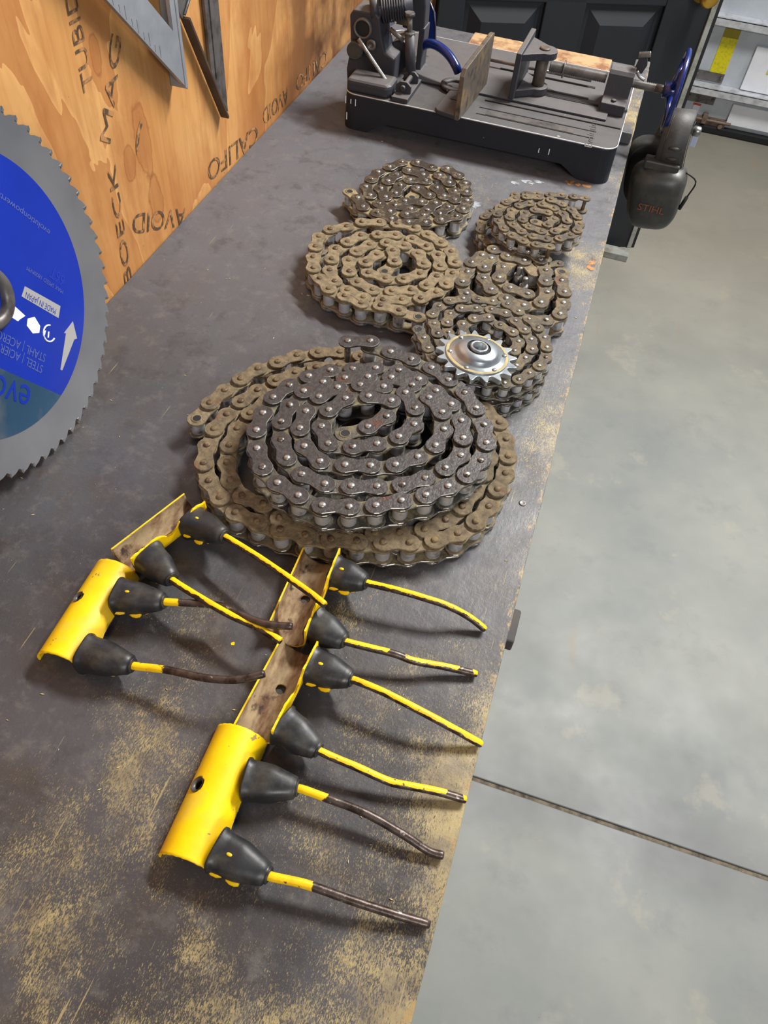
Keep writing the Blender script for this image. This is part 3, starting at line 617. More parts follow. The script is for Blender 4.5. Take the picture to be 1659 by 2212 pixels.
# ================================================================ yellow tine clamps
def arc_profile(kind, r, t):
    """outer and inner cross-section curves in (lateral, z); lateral + points to the tines"""
    if kind == 'cap':
        A = [radians(180-d) for d in range(-4, 181, 4)]
        outer = [(r*cos(a), .001+r*sin(a)*.98) for a in A]; inner = [((r-t)*cos(a), .001+(r-t)*sin(a)*.98) for a in A]
    else:
        A = [radians(180+d) for d in range(0, 181, 5)]
        outer = [(r*cos(a), r+.001+r*sin(a)) for a in A]; inner = [((r-t)*cos(a), r+.001+(r-t)*sin(a)) for a in A]
        top = [i*.003 for i in range(1, 7)]
        outer += [(r, r+.001+h) for h in top]; inner += [(r-t, r+.001+h) for h in top]
    return outer, inner
def build_shell(a, b, r, kind, hole=None, seed=0, t=.0016):
    """half pipe from a to b; returns MB with yellow (0) outside and rims, rust (1) inside"""
    a = Vector(a); b = Vector(b); ax = (b-a).normalized(); lat = Vector((-ax.y, ax.x, 0))
    if lat.x < 0: lat = -lat
    O, I = arc_profile(kind, r, t); nj = len(O); L = (b-a).length; ni = 52
    mb = MB(); rnd = lambda x, y: noise.noise(Vector((x*1.0, y*1.0, seed*3.7)))
    def pt(pr, i, j):
        s_ = L*i/ni; lim = nj-1
        p = pr[j]; x, z = p
        if j >= nj-4:   # ragged tine-side edge
            rg = .0022*rnd(s_*160, 2)+.0030*rnd(s_*45, 5)
            bite = 0
            if kind == 'cap':
                u = s_/L; bite = .012*math.exp(-((u-.52)/.13)**2)
            if kind == 'cap':
                k = (j-(nj-4))/3; ang = math.atan2(z-.001, x); ang += k*(bite+abs(rg))/r*.9; rr = math.hypot(x, z-.001); x, z = rr*cos(ang), .001+rr*sin(ang)
            else:
                k = (j-(nj-4))/3; u = s_/L; z -= k*(.012*math.exp(-((u-.5)/.10)**2)+abs(rg)*1.3)
        so = .0008*rnd(j*.3, 9)*(1 if i in (0, ni) else 0)
        return a+ax*(s_+so)+lat*x+Vector((0, 0, z))
    VO = [[pt(O, i, j) for j in range(nj)] for i in range(ni+1)]; VI = [[pt(I, i, j) for j in range(nj)] for i in range(ni+1)]
    inside = set()
    if hole:
        hs, hj, hr = hole; H0 = a+ax*hs+lat*O[hj][0]+Vector((0, 0, O[hj][1]))
        for i in range(ni+1):
            for j in range(nj):
                if (VO[i][j]-H0).length < hr*1.0: inside.add((i, j))
        dead = {(i, j) for i in range(ni) for j in range(nj-1) if all(q in inside for q in ((i, j), (i+1, j), (i, j+1), (i+1, j+1)))}
        near = set()
        for (i, j) in inside:
            near.add((i, j))
        for i in range(ni+1):
            for j in range(nj):
                d = (VO[i][j]-H0).length
                adj = [(i-1, j-1), (i-1, j), (i, j-1), (i, j)]
                if any(q in dead for q in adj) and not all(q in dead for q in adj) and d > 1e-6:
                    dv = (VO[i][j]-H0)*(hr/d-1); VO[i][j] = VO[i][j]+dv; VI[i][j] = VI[i][j]+dv
    else: dead = set()
    w_ = nj; vo = [p for row in VO for p in row]; vi = [p for row in VI for p in row]
    def q(i, j): return i*w_+j
    fo = [(q(i, j), q(i+1, j), q(i+1, j+1), q(i, j+1)) for i in range(ni) for j in range(nj-1) if (i, j) not in dead]
    n0 = len(vo)
    mb.add(vo+vi, fo, 0, True)
    base = len(mb.v)-2*n0
    for f in fo: mb.f.append([base+n0+k for k in f[::-1]]); mb.mi.append(1 if kind == 'pan' else 0); mb.sm.append(True)
    edges = {}
    for f in fo:
        for e in range(4):
            u, v = f[e], f[(e+1) % 4]
            edges[(u, v)] = edges.get((u, v), 0)+1
    for (u, v) in list(edges):
        if (v, u) not in edges: mb.f.append([base+v, base+u, base+n0+u, base+n0+v]); mb.mi.append(0); mb.sm.append(False)
    return mb, ax, lat
def superell(c, u, v, hu, hv, n=28, e=2.6, flat=None):
    out = []
    for i in range(n):
        t = 2*pi*i/n; cu = math.copysign(abs(cos(t))**(2/e), cos(t))*hu; cv = math.copysign(abs(sin(t))**(2/e), sin(t))*hv
        out.append(c+u*cu+v*cv)
    return out
def build_boot(base, tip, ax, hw, hh, r1):
    mb = MB(); d = tip-base; dn = d.normalized(); u0 = ax.copy(); up = Vector((0, 0, 1))
    u = (u0-dn*u0.dot(dn)).normalized(); v = dn.cross(u).normalized()
    if v.z < 0: v = -v
    rings = []
    for t, k, e in ((0, 1.14, 3.4), (.04, 1.14, 3.4), (.08, 1.05, 3.2), (.2, 1.02, 3.0), (.40, 1.0, 2.8), (.48, .98, 2.6), (.55, .93, 2.5), (.68, .83, 2.3), (.84, .69, 2.1), (.94, .60, 2.0), (.97, .58, 2.0), (.985, .60, 2.0), (1.0, .56, 2.0)):
        c = base+d*t
        b1 = hw*k; b2 = hh*k
        if t >= .965: b1 = b2 = r1*(1.12 if abs(t-.985) < .01 else 1.0)
        rg = superell(c, u, v, b1, b2, 32, e)
        rings.append([Vector((p.x, p.y, max(p.z, BZ+.0006))) for p in rg])
    mb.rings(rings, 0, True); 
    # side seam flange
    sd = u*1.0
    return mb, u, v
def build_tine(path, r, lim, side, gap=()):
    P = smooth_path(path, 6); n = 12; mb = MB(); L = [0]
    for i in range(1, len(P)): L.append(L[-1]+(P[i]-P[i-1]).length)
    for i in range(len(P)):   # small dents
        P[i] = P[i]+Vector((0, 0, .0004*noise.noise(P[i]*60)))
    R = [r*(1+.03*noise.noise(p*90)) for p in P]; R[-1] = r*.86
    mb.tube(P, R, n)
    me_v = mb.v; me = mb.mesh('tine', M['tine'])
    rings = len(P); tops = [.72*sin(-2*pi*j/n)-.69*cos(-2*pi*j/n) for j in range(n)]
    for an in ('len', 'top', 'lim', 'side'): me.attributes.new(an, 'FLOAT', 'POINT')
    la, ta, li, si = [me.attributes[an] for an in ('len', 'top', 'lim', 'side')]
    for k in range(rings):
        i = rings-1-k
        for j in range(n):
            la.data[k*n+j].value = L[i]; ta.data[k*n+j].value = tops[j]; li.data[k*n+j].value = lim
            si.data[k*n+j].value = side
            for g0, g1 in gap:
                if g0 < L[i]/L[-1] < g1: si.data[k*n+j].value = 2.0
    return me
def clamp(name, label, a, b, r, kind, tines, hole=None, seed=1):
    a = Vector(a); b = Vector(b)
    root = empty(name, ((a.x+b.x)/2, (a.y+b.y)/2, BZ), label, 'tine clamp', 'yellow tine clamps')
    sh, ax, lat = build_shell(a, b, r, kind, hole, seed)
    part('half_shell', sh, [M['yellow'], M['pan']], root, label='rusty beige trough with yellow outside' if kind == 'pan' else None)
    if hole and kind == 'cap':
        O, _ = arc_profile(kind, r, .0016); hx, hz = O[hole[1]]; H0 = a+ax*hole[0]+lat*hx+Vector((0, 0, hz)); nn = (lat*hx+Vector((0, 0, hz-.001))).normalized()
        q = MB(); hr = hole[2]; q.lathe([(hr*1.04, .0006), (hr*.98, .0007), (hr*.62, -.0012), (hr*.60, -.0030), (hr*.9, -.0030)], 24, H0, nn, cap=False); part('hole_rim', q, M['dsteel'], root, label='bare metal rim of the bolt hole')
    for k, (frac, lift, tip, path, lim, side, gap) in enumerate(tines):
        c = a+(b-a)*frac+lat*(r*(.90 if kind == 'cap' else 1.04)); c.z = a.z+lift
        tp = PZ(tip[0], tip[1], BZ+tip[2])
        bm_, u, v = build_boot(c, tp, ax, .0150, .0132, .0062)
        bo = part('rubber_boot', bm_, M['rubber'], root)
        d = (tp-c)
        # yellow drips on the boot
        for (t, uu, vv, sz) in ((.45, .97, -.35, .0035), (.62, .75, -.5, .0022), (.30, .1, 1.0, .0016), (.12, .98, -.1, .004)):
            rg = random.Random(seed*10+k)
            sgn = 1 if (lambda e: (b-a).y < 0)(0) else -1
            kk = .97 if t < .5 else .86
            q = c+d*t+u*(sgn*uu*.0150*kk if u.dot(b-a) > 0 else -sgn*uu*.0150*kk)+v*(vv*.0132*kk)
            mb = MB(); mb.lathe([(.0003, -.0008), (sz*.8, -.0005), (sz, .0), (sz*.7, .0007), (.0003, .001)], 9, q, (v+u*uu*.8) if uu > .5 else v)
            mb.v = [tuple(Vector(p)+(Vector(p)-q).dot(d.normalized())*d.normalized()*.9+Vector((0, 0, .0004*noise.noise(Vector(p)*400)))) for p in mb.v]
            if (k+seed+int(t*100)) % 3 != 0: part('paint_drip', mb, M['yellow'], bo)
        P = [c+d*.55]+[tp]+[PZ(x, y, BZ+z) for x, y, z in path]
        me = build_tine(P, .0035, lim, side, gap); off = root.location
        me.transform(Matrix.Translation(-off)); link('tine', me, root)
    return root
clamp('tine_clamp', 'nearest yellow half-pipe clamp, rounded side up, bare dark tine ends by the bench edge', (-.1530, .222, BZ), (-.1510, .113, BZ), .0230, 'cap',
      [(.34, .013, (645, 1703, .018), [(700, 1722, .018), (790, 1757, .016), (870, 1802, .012), (925, 1838, .006), (958, 1848, .0045)], .043, -1.8, ()),
       (.86, .014, (582, 1892, .017), [(660, 1910, .017), (760, 1945, .014), (850, 1974, .009), (928, 1997, .0045)], .053, -1.8, ())], hole=(.054, 14, .0062), seed=3)
clamp('tine_clamp', 'leftmost yellow half-pipe clamp, rounded side up, with two mostly bare dark tines', (-.334, .333, BZ+.001), (-.331, .228, BZ+.001), .0228, 'cap',
      [(.30, .016, (357, 1300, .026), [(430, 1304, .028), (480, 1310, .030), (520, 1328, .034), (575, 1348, .038), (632, 1353, .040)], .034, -1.8, ()),
       (.88, .014, (288, 1438, .022), [(360, 1447, .026), (440, 1464, .032), (510, 1468, .036), (572, 1455, .041)], .048, -1.8, ())], hole=(.045, 15, .0055), seed=5)
clamp('tine_clamp', 'upturned clamp behind the leftmost one, its yellow tines reaching over another rusty trough', (-.297, .428, BZ+.001), (-.330, .340, BZ+.001), .0175, 'pan',
      [(.22, .020, (487, 1160, .034), [(560, 1205, .038), (640, 1260, .042), (675, 1285, .045), (702, 1307, .047)], .30, .20, ()),
       (.82, .020, (372, 1253, .030), [(430, 1290, .032), (500, 1330, .033), (550, 1352, .033), (607, 1385, .034)], .30, .30, ())], hole=(.05, 18, .004), seed=8)
clamp('tine_clamp', 'upturned clamp nearest the big chain coil, pale rusty trough up, yellow tines right', (-.153, .412, BZ+.001), (-.151, .315, BZ+.001), .0195, 'pan',
      [(.18, .020, (793, 1259, .028), [(880, 1281, .028), (960, 1306, .024), (1010, 1331, .014), (1048, 1360, .0045)], .30, .30, ()),
       (.80, .020, (747, 1386, .024), [(850, 1412, .020), (895, 1428, .016), (960, 1440, .010), (1030, 1456, .0045)], .30, .25, ((.43, .50), (.86, .95)))], hole=(.045, 18, .005), seed=11)
clamp('tine_clamp', 'upturned clamp with a brown rusty trough, directly behind the nearest rounded clamp', (-.136, .312, BZ+.001), (-.1415, .222, BZ+.001), .0185, 'pan',
      [(.18, .020, (762, 1468, .028), [(830, 1496, .028), (920, 1542, .024), (990, 1580, .014), (1040, 1608, .0045)], .30, .05, ()),
       (.84, .020, (690, 1622, .022), [(770, 1657, .018), (840, 1688, .013), (880, 1697, .012), (950, 1711, .009), (1006, 1728, .0045)], .30, .2, ((.90, .97),))], hole=(.04, 18, .005), seed=14)

# ================================================================ circular saw blade leaning on the plywood
K = .645/.68*1.0
BR = .1775
BC = Vector((-.517, .475, -.471))*(0.9486)+Vector((0, 0, CAMH)); BN = Vector((cos(.221)*cos(.008), cos(.221)*sin(.008), sin(.221)))
BR = .1775*.9486*1.0
BC = BC - Vector((0, 0, 0))
BV = (Vector((0, 0, 1))-BN*BN.z).normalized(); BU = BV.cross(BN).normalized()
if BU.y < 0: BU = -BU
low = BC.z-BR*math.sqrt(1-BN.z**2)
kk = (CAMH-BZ)/(CAMH-low+.0012)       # slide along the view rays until the rim stands on the bench
BC = Vector((0, 0, CAMH))+(BC-Vector((0, 0, CAMH)))*kk; BR *= kk
def BPt(r_, a, h=0): return BC+(BU*cos(a)+BV*sin(a))*r_+BN*h
bl = empty('saw_blade', (BC.x, BC.y, BZ), 'large circular metal-cutting saw blade with a blue printed face, leaning on the plywood wall', 'saw blade')
NTEETH = 66; pts = []
for t in range(NTEETH):
    a = -2*pi*t/NTEETH; st = 2*pi/NTEETH
    for fr, rr in ((0.0, 1.0), (.10, .985), (.16, .968), (.28, .964), (.38, .971), (.60, .985), (.80, .992)):
        pts.append(BPt(BR*rr, a-fr*st, -.0011))
s = MB()
n_ = len(pts); inner = [BPt(BR*.10, 2*pi*0-2*pi*i/n_, -.0011) for i in range(n_)]
f2 = BN*.0022
s.rings([inner, pts, [p+f2 for p in pts], [p+f2 for p in inner]], 0, False, False)
part('blade_disc', s, M['blade'], bl)
s = MB()
for t in range(NTEETH):
    a = -2*pi*t/NTEETH; st = 2*pi/NTEETH
    q = [BPt(BR*1.002, a+.02*st, -.0016), BPt(BR*.990, a-.12*st, -.0016), BPt(BR*.972, a-.13*st, -.0016), BPt(BR*.974, a+.03*st, -.0016)]
    s.prism(q, BN*.0032)
part('carbide_teeth', s, M['steel'], bl, kind='stuff')
RB = BR*.762; CH = -.44    # blue field above a chord, teal field below it
def chord_dir(px0, py0, px1, py1):
    return PP(px0, py0, BC, BN), PP(px1, py1, BC, BN)
c0, c1 = chord_dir(0, 796, 128, 853); cd = (c1-c0).normalized(); cn = BN.cross(cd).normalized()
if (BC-c0).dot(cn) < 0: cn = -cn
hd = (BC-c0).dot(cn); half = math.sqrt(max(RB*RB-hd*hd, 0)); mid = BC-cn*hd
def arcpts(up, n=90):
    a_s = math.atan2(-hd, half); a_e = math.atan2(-hd, -half)
    if up: A = [a_s+(2*pi-(a_s-a_e) % (2*pi))*i/n for i in range(n+1)]
    A = []
    for i in range(n+1):
        t = i/n
        ang = (a_s+(pi-2*a_s)*t) if up else (a_s-(pi+2*a_s)*t)
        A.append(BC+(cd*cos(ang)+cn*sin(ang))*RB+BN*.0012)
    return A
s = MB(); s.prism(arcpts(True), BN*.0002); part('blue_print', s, M['blue'], bl, label='bright blue printed area')
s = MB(); s.prism(arcpts(False), BN*.0002); part('teal_print', s, M['teal'], bl, label='clear teal band at the bottom')
s = MB(); s.lathe([(.030, .0012), (.030, .007), (.027, .009), (.020, .009), (.018, .004), (.018, .0015)], 40, BC, BN, cap=False); part('arbor_flange', s, M['dsteel'], bl, label='glossy dark arbor ring')
def btxt(t, p0, p1, h, m, name='printed_lettering'):
    part(name, text_on(t, PP(*p0, BC, BN), PP(*p1, BC, BN), BN, h, lift=.0015), M[m], bl)
btxt('evolution', (66, 836), (-175, 745), .030, 'blue')
btxt('STEEL | ACIER', (91, 790), (0, 742), .0085, 'ink'); btxt('STAHL | ACERO', (97, 766), (-8, 712), .0085, 'ink')
a4 = [PP(x, y, BC, BN)+BN*.0014 for x, y in ((51, 618), (128, 661), (124, 687), (44, 640))]
s = MB(); s.prism(a4, BN*.0002); part('silver_label', s, M['silver'], bl)
btxt('MADE IN JAPAN', (119, 668), (54, 630), .006, 'blue')
btxt('MAX SPEED 1800RPM', (134, 627), (56, 575), .004, 'ink')
btxt('evolutionpowertools', (106, 498), (-30, 395), .006, 'ink')
btxt('66T', (138, 598), (110, 575), .012, 'faint')
ar = [(155, 694), (164, 731), (158, 733), (132, 800), (128, 798), (140, 720), (136, 719)]
s = MB(); s.prism([PP(x, y, BC, BN)+BN*.0014 for x, y in ar], BN*.0002); part('rotation_arrow', s, M['silver'], bl)
s = MB(); cc = PP(104, 720, BC, BN)
ring = []
for i in range(26):
    a = 2*pi*(.12+.68*i/25); ring.append(cc+(BU*cos(a)+BV*sin(a))*.0085+BN*.0016)
s.tube(ring, .0009, 6)
s.prism([PP(x, y, BC, BN)+BN*.0015 for x, y in ((90, 716), (97, 713), (94, 724))], BN*.0002)
s.prism([PP(x, y, BC, BN)+BN*.0015 for x, y in ((101, 716), (104, 716), (103, 729), (100, 729))], BN*.0002)
part('read_manual_symbol', s, M['white'], bl)
for i, blob in enumerate((((57, 688), (72, 684), (84, 704), (82, 719), (68, 720), (55, 703)), ((18, 672), (30, 662), (52, 682), (40, 690), (36, 694), (22, 685)))):
    s = MB(); s.prism([PP(x, y, BC, BN)+BN*.0015 for x, y in blob], BN*.0002); part('glove_symbol' if i == 0 else 'goggle_symbol', s, M['white'], bl)

# ================================================================ squares hanging on the plywood
sq = empty('speed_square', (-.556, .95, 1.2), 'pale aluminium triangular square hanging point down on the plywood', 'square')
T = Vector((-.560, .945, 1.079)); Ls = .30; bw = .040
def tri(T, L, x): return [Vector((x, T.y, T.z)), Vector((x, T.y, T.z+L)), Vector((x, T.y-L, T.z+L))]
def tri_ring(T, L, bw1, bw2, x, th):
    o = [(T.y, T.z), (T.y, T.z+L), (T.y-L, T.z+L)]
    yi = T.y-bw2; zt = T.z+bw2+bw1*1.414; i3 = [(yi, zt), (yi, T.z+L-.03), (yi-(T.z+L-.03-zt), T.z+L-.03)]
    mb = MB(); R0 = [Vector((x, a, b)) for a, b in o]; R1 = [Vector((x, a, b)) for a, b in i3]; e = Vector((th, 0, 0))
    mb.rings([R0, R1, [p+e for p in R1], [p+e for p in R0], R0], 0, False, False); return mb
s = tri_ring(T, Ls, bw, .018, -.5475, .0050); part('square_body', s, M['alu'], sq)
s = MB(); s.box((-.5525, T.y-.0035, T.z+Ls/2+.001), (.022, .007, Ls-.004)); part('fence', s, M['alu'], sq, bevel=.001)
s = MB()
for i in range(22):
    q = Vector((-.5424, T.y-.055-i*.010, T.z+.057+i*.010)); s.prism([q, q+Vector((0, .0004, .0004)), q+Vector((0, .0004, .008 if i % 2 else .014)), q+Vector((0, 0, .008 if i % 2 else .014))], (.0001, 0, 0))
part('graduation_marks', s, M['dsteel'], sq)
sq2 = empty('steel_square', (-.55, 1.05, 1.1), 'dark steel triangular square hanging right of the aluminium one, wide brown edge facing out', 'square')
p1 = PX(409, 43, -.549); p2 = PX(494, 257, -.549)
s = MB(); q1 = Vector((-.562, p1.y, p1.z)); q2 = Vector((-.562, p2.y, p2.z)); dv = (p2-p1).normalized(); nv = Vector((0, -dv.z, dv.y)).normalized()
if nv.y < 0: nv = -nv
s.prism([p1, p2, q2, q1], nv*.004); part('fence', s, M['fence'], sq2, bevel=.0006)
s = MB(); e = Vector((.004, 0, 0))
def W2(x, y): return PX(x, y, -.558)
yR = W2(494, 255).y
s.prism([Vector((-.562, yR, p2.z+.002)), Vector((-.562, yR, p2.z+.32)), Vector((-.562, yR-.040, p2.z+.32)), Vector((-.562, yR-.040, p2.z+.066))], e); part('blade_strip', s, M['dsteel'], sq2)
s = MB(); s.box((-.5575, yR-.028, p2.z+.19), (.002, .0012, .26)); part('rule_line', s, M['steel'], sq2)
a = Vector((-.562, p1.y, p1.z)); b = Vector((-.562, yR-.02, p1.z+(yR-.02-p1.y)*.75)); dv = (b-a).normalized(); nv = Vector((0, -dv.z, dv.y))
s = MB(); s.prism([a, b, b+nv*.022, a+nv*.022], e); s.tube([a+Vector((.006, .002, .004)), b+Vector((.006, .002, .004))], .0018, 6); part('brace_strip', s, M['steel'], sq2)

# ================================================================ abrasive chop saw
X0, X1, Y0, Y1 = -.448, .020, 1.296, 1.600; ZT = BZ+.060
cs = empty('chop_saw', (-.21, 1.43, BZ), 'black cast chop saw stand with vise and blue handwheel at the bench end', 'chop saw')
s = MB()
def rrect(x0, x1, y0, y1, r, n=6):
    out = []
    for cx, cy, a0 in ((x1-r, y1-r, 0), (x0+r, y1-r, 90), (x0+r, y0+r, 180), (x1-r, y0+r, 270)):
        for i in range(n+1):
            a = radians(a0+90*i/n); out.append((cx+r*cos(a), cy+r*sin(a)))
    return out
ol = rrect(X0, X1, Y0, Y1, .022); il = rrect(X0+.008, X1-.008, Y0+.008, Y1-.008, .015)
zlow = lambda x, y: BZ+.0005
rings = []
def bot(x, y):
    if y < Y0+.03 or y > Y1-.03:
        t = min((x-(X0+.045)), ((X1-.05)-x)); return BZ+.0005+min(max(t/.03, 0), 1)*.020
    t = min(y-(Y0+.04), (Y1-.04)-y); return BZ+.0005+min(max(t/.02, 0), 1)*.020
def dens(o):
    out = []
    for i in range(len(o)):
        a = o[i]; b = o[(i+1) % len(o)]; L = math.hypot(a[0]-b[0], a[1]-b[1]); k = max(1, int(L/.012))
        out += [(a[0]+(b[0]-a[0])*j/k, a[1]+(b[1]-a[1])*j/k) for j in range(k)]
    return out
def flare(o, f): cx, cy = (X0+X1)/2, (Y0+Y1)/2; return [(cx+(x-cx)*f, cy+(y-cy)*f) for x, y in o]
dol = dens(ol); dil = [(x+(-.008 if x > (X0+X1)/2 else .008)*min(1, abs(x-(X0+X1)/2)/.2), y+(-.008 if y > (Y0+Y1)/2 else .008)*min(1, abs(y-(Y0+Y1)/2)/.12)) for x, y in dol]
s.rings([[(x, y, ZT-.012) for x, y in dil], [(x, y, bot(x, y)) for x, y in dil], [(x, y, bot(x, y)) for x, y in flare(dol, 1.006)], [(x, y, ZT-.004) for x, y in dol], [(x, y, ZT) for x, y in flare(dol, .994)]], 0, True, False)
part('base', s, M['base'], cs)
s = MB(); e_ = [(x, y) for x, y in dol if y < Y0+.05]
s.tube([(x, y, ZT-.0008) for x, y in dol+dol[:1]], .0011, 6); part('rim_highlight', s, M['strut'], cs, label='paint-worn bright edge')  # thin bright tube stands in for the highlight on the base rim
s = MB()
for yy in (1.320, 1.345): s.box((-.12, yy, ZT+.0004), (.20, .0016, .0008))
s.box((-.1, 1.374, ZT+.0008), (.235, .002, .0016)); part('table_slot', s, M['black'], cs)
s = MB(); s.box((-.19, 1.49, ZT+.002), (.36, .20, .004)); part('raised_table', s, M['cast'], cs, bevel=.0015)
s = MB()
for yy, xa, xb in ((1.435, -.14, -.03), (1.455, -.14, -.05), (1.505, -.22, -.045)): s.box(((xa+xb)/2, yy, ZT+.0044), (xb-xa, .007, .0008))
part('adjusting_slot', s, M['black'], cs)
s = MB(); s.box((-.13, 1.332, ZT+.0003), (.15, .018, .0006)); part('rubbed_patch', s, M['dsteel'], cs, label='bare rubbed metal patch')
s = text_on('Evolution', PZ(1278, 320, ZT), PZ(1292, 258, ZT), (0, 0, 1), .012, lift=.0001, thick=.0005); part('raised_lettering', s, M['dsteel'], cs)
# left hinge end
s = MB(); s.prism([(X0+.004, Y0+.002, ZT), (-.372, Y0+.002, ZT), (-.366, Y0+.012, ZT), (-.366, Y0+.05, ZT), (X0+.004, Y0+.05, ZT)], (0, 0, .022)); part('corner_pad', s, M['cast'], cs, bevel=.007, seg=3)
s = MB(); s.prism([(-.363, 1.298, ZT), (-.335, 1.298, ZT), (-.335, 1.385, ZT), (-.363, 1.385, ZT)], (0, 0, .008))
for yy in (1.318, 1.362):
    s.prism([(-.362, yy, ZT+.008), (-.336, yy, ZT+.008), (-.336, yy, ZT+.020), (-.343, yy, ZT+.026), (-.355, yy, ZT+.026), (-.362, yy, ZT+.020)], (0, .005, 0))
s.tube([(-.349, 1.312, ZT+.017), (-.349, 1.372, ZT+.017)], .0045); part('hook_bracket', s, M['cast'], cs, bevel=.001)
s = MB(); s.tube([PY(774, 84, 1.332), PY(790, 108, 1.331), PY(842, 186, 1.326), PY(852, 203, 1.325)], .0034, 8); s.tube([PY(852, 203, 1.325), PY(860, 206, 1.330)], .0036, 8); part('hook_rod', s, M['steel'], cs, label='bright bare steel rod')
HY = 1.36
def HP(px, py, y=HY): return PY(px, py, y)
s = MB(); s.prism([HP(750, 190), HP(748, 150), HP(757, 100), HP(755, 32), HP(764, 20), HP(812, 28), HP(820, 40), HP(824, 80), HP(832, 116), HP(852, 128), HP(846, 200), HP(800, 196)], (0, .05, 0)); part('hinge_casting', s, M['cast'], cs, bevel=.003)
s = MB(); c = HP(785, 60, HY); s.lathe([(.0125, -.002), (.0125, -.006), (.0155, -.006), (.0160, .004)], 26, c, (0, 1, 0), cap=False); s.lathe([(.0001, .0), (.0126, .0)], 26, c+Vector((0, -.0015, 0)), (0, 1, 0), cap=False, mi=1); part('pivot_tube', s, [M['dsteel'], M['black']], cs)
s = MB(); s.lathe([(.0125, .0), (.014, .0015), (.014, .016)], 26, HP(765, 111, HY-.016), (0, 1, 0)); part('round_knob', s, M['muff'], cs)
s = MB(); c = HP(803, 96, HY); s.lathe([(.009, .0), (.009, -.005), (.0045, -.006), (.004, -.002), (.0001, -.002)], 20, c, (0, 1, 0)); part('socket_bolt', s, M['dsteel'], cs)
s = MB(); c0 = HP(800, 20, HY+.015); c1 = HP(858, 12, HY+.03)
ax_ = (c1-c0).normalized(); s.lathe([(.019, 0), (.019, .012), (.016, .014), (.016, .07)], 26, c0, ax_); part('pivot_shaft', s, M['cast'], cs)
s = MB(); A_ = ax_.orthogonal().normalized(); B_ = ax_.cross(A_)
s.tube([c0+ax_*(.018+.0415*i/180)+(A_*cos(i*2*pi/18)+B_*sin(i*2*pi/18))*.021 for i in range(181)], .0020, 6); part('coil_spring', s, M['cast'], cs)
s = MB(); s.prism([HP(868, 60, 1.43), HP(876, -60, 1.43), HP(916, -60, 1.43), HP(920, 14, 1.43), HP(917, 60, 1.43), HP(902, 70, 1.43)], (0, .03, 0)); part('motor_arm', s, M['cast'], cs, bevel=.003)
s = MB(); s.prism([HP(905, 60, 1.43), HP(918, 62, 1.43), HP(908, 150, 1.43), HP(925, 162, 1.43), HP(925, 178, 1.43), HP(895, 168, 1.43)], (0, .035, 0)); part('arm_support', s, M['cast'], cs, bevel=.002)
s = MB(); s.prism([HP(848, 90, 1.40), HP(868, 84, 1.40), HP(882, 100, 1.40), HP(880, 145, 1.40), HP(846, 160, 1.40)], (0, .04, 0)); part('hinge_block', s, M['cast'], cs, bevel=.002)
s = MB(); s.tube([HP(888, 176, 1.37), HP(885, 74, 1.37)], .0085, 16); part('stop_post', s, M['cast'], cs)
s = MB(); a = HP(885, 74, 1.37); b = HP(885, 34, 1.37); s.tube([a, b], .0045, 10); s.tube([b, b+Vector((0, 0, .005))], .009, 6); s.tube([a, a+Vector((0, 0, .004))], .0095, 6); part('stop_bolt', s, M['dsteel'], cs)
s = MB(); s.tube([HP(842, 62, 1.37), HP(860, 78, 1.37), HP(872, 88, 1.37)], .004, 8); part('lever', s, M['dsteel'], cs)
s = MB(); s.prism([HP(840, -30, 1.42), HP(862, -30, 1.42), HP(845, 40, 1.42), HP(852, 52, 1.42), HP(840, 60, 1.42), HP(836, 40, 1.42)], (0, .004, 0)); part('white_flap', s, M['clear'], cs)
s = MB(); s.prism([HP(856, 52, 1.425), HP(872, -40, 1.425), HP(894, -40, 1.425), HP(880, 56, 1.425)], (0, .004, 0)); part('spark_plate', s, M['jaw'], cs)
bp = [HP(915, 98, 1.44), HP(930, 94, 1.43), HP(950, 102, 1.42), HP(970, 120, 1.41), HP(984, 142, 1.40), HP(990, 156, 1.40)]
s = MB(); s.tube(smooth_path(bp, 5), .0075, 12); part('guard_tube', s, M['hand'], cs, label='glossy dark blue tube')
s = MB(); s.prism([HP(920, -20, 1.50), HP(930, 5, 1.50), HP(940, 30, 1.50), HP(942, 95, 1.50), HP(922, 90, 1.50)], (0, .004, 0)); part('guard_plate', s, M['hand'], cs)
s = MB(); s.tube([HP(928, 2, 1.495), HP(938, 25, 1.495), HP(941, 60, 1.495), HP(941, 94, 1.495)], .0012, 6); part('guard_edge', s, M['steel'], cs)
# fixed jaw: angled steel plate with slotted foot
fa = PZ(990, 262, ZT+.001); fb = Vector((fa.x+.012, fa.y+.155, fa.z)); d = (fb-fa).normalized(); nrm = Vector((d.y, -d.x, 0))
hz = .078
s = MB(); f0 = fa; s.prism([f0, fb, fb+Vector((0, 0, hz*1.08)), fb-d*.010+Vector((0, 0, hz*1.10)), f0+d*.008+Vector((0, 0, hz)), f0+Vector((0, 0, hz-.010))], -nrm*.008)
part('jaw_plate', s, M['jaw'], cs, bevel=.0012, label='tall vise plate rubbed to bare metal')
s = MB(); s.prism([f0-nrm*.008, f0-nrm*.040+d*.004, f0-nrm*.046+d*.012, f0-nrm*.046+d*.085, f0-nrm*.012+d*.10, f0-nrm*.008+d*.10], (0, 0, .008))
s.prism([f0-nrm*.008+d*.05, f0-nrm*.008+d*.056, f0-nrm*.036+d*.056, f0-nrm*.036+d*.05], (0, 0, .008))
g = f0-nrm*.008+d*.075; s.prism([g, g-nrm*.018, g-nrm*.014+Vector((0, 0, .05)), g+Vector((0, 0, .066))], d*.010); part('jaw_foot', s, M['cast'], cs, bevel=.002)
s = MB(); rc = f0-nrm*.045+d*.115+Vector((0, 0, .004))
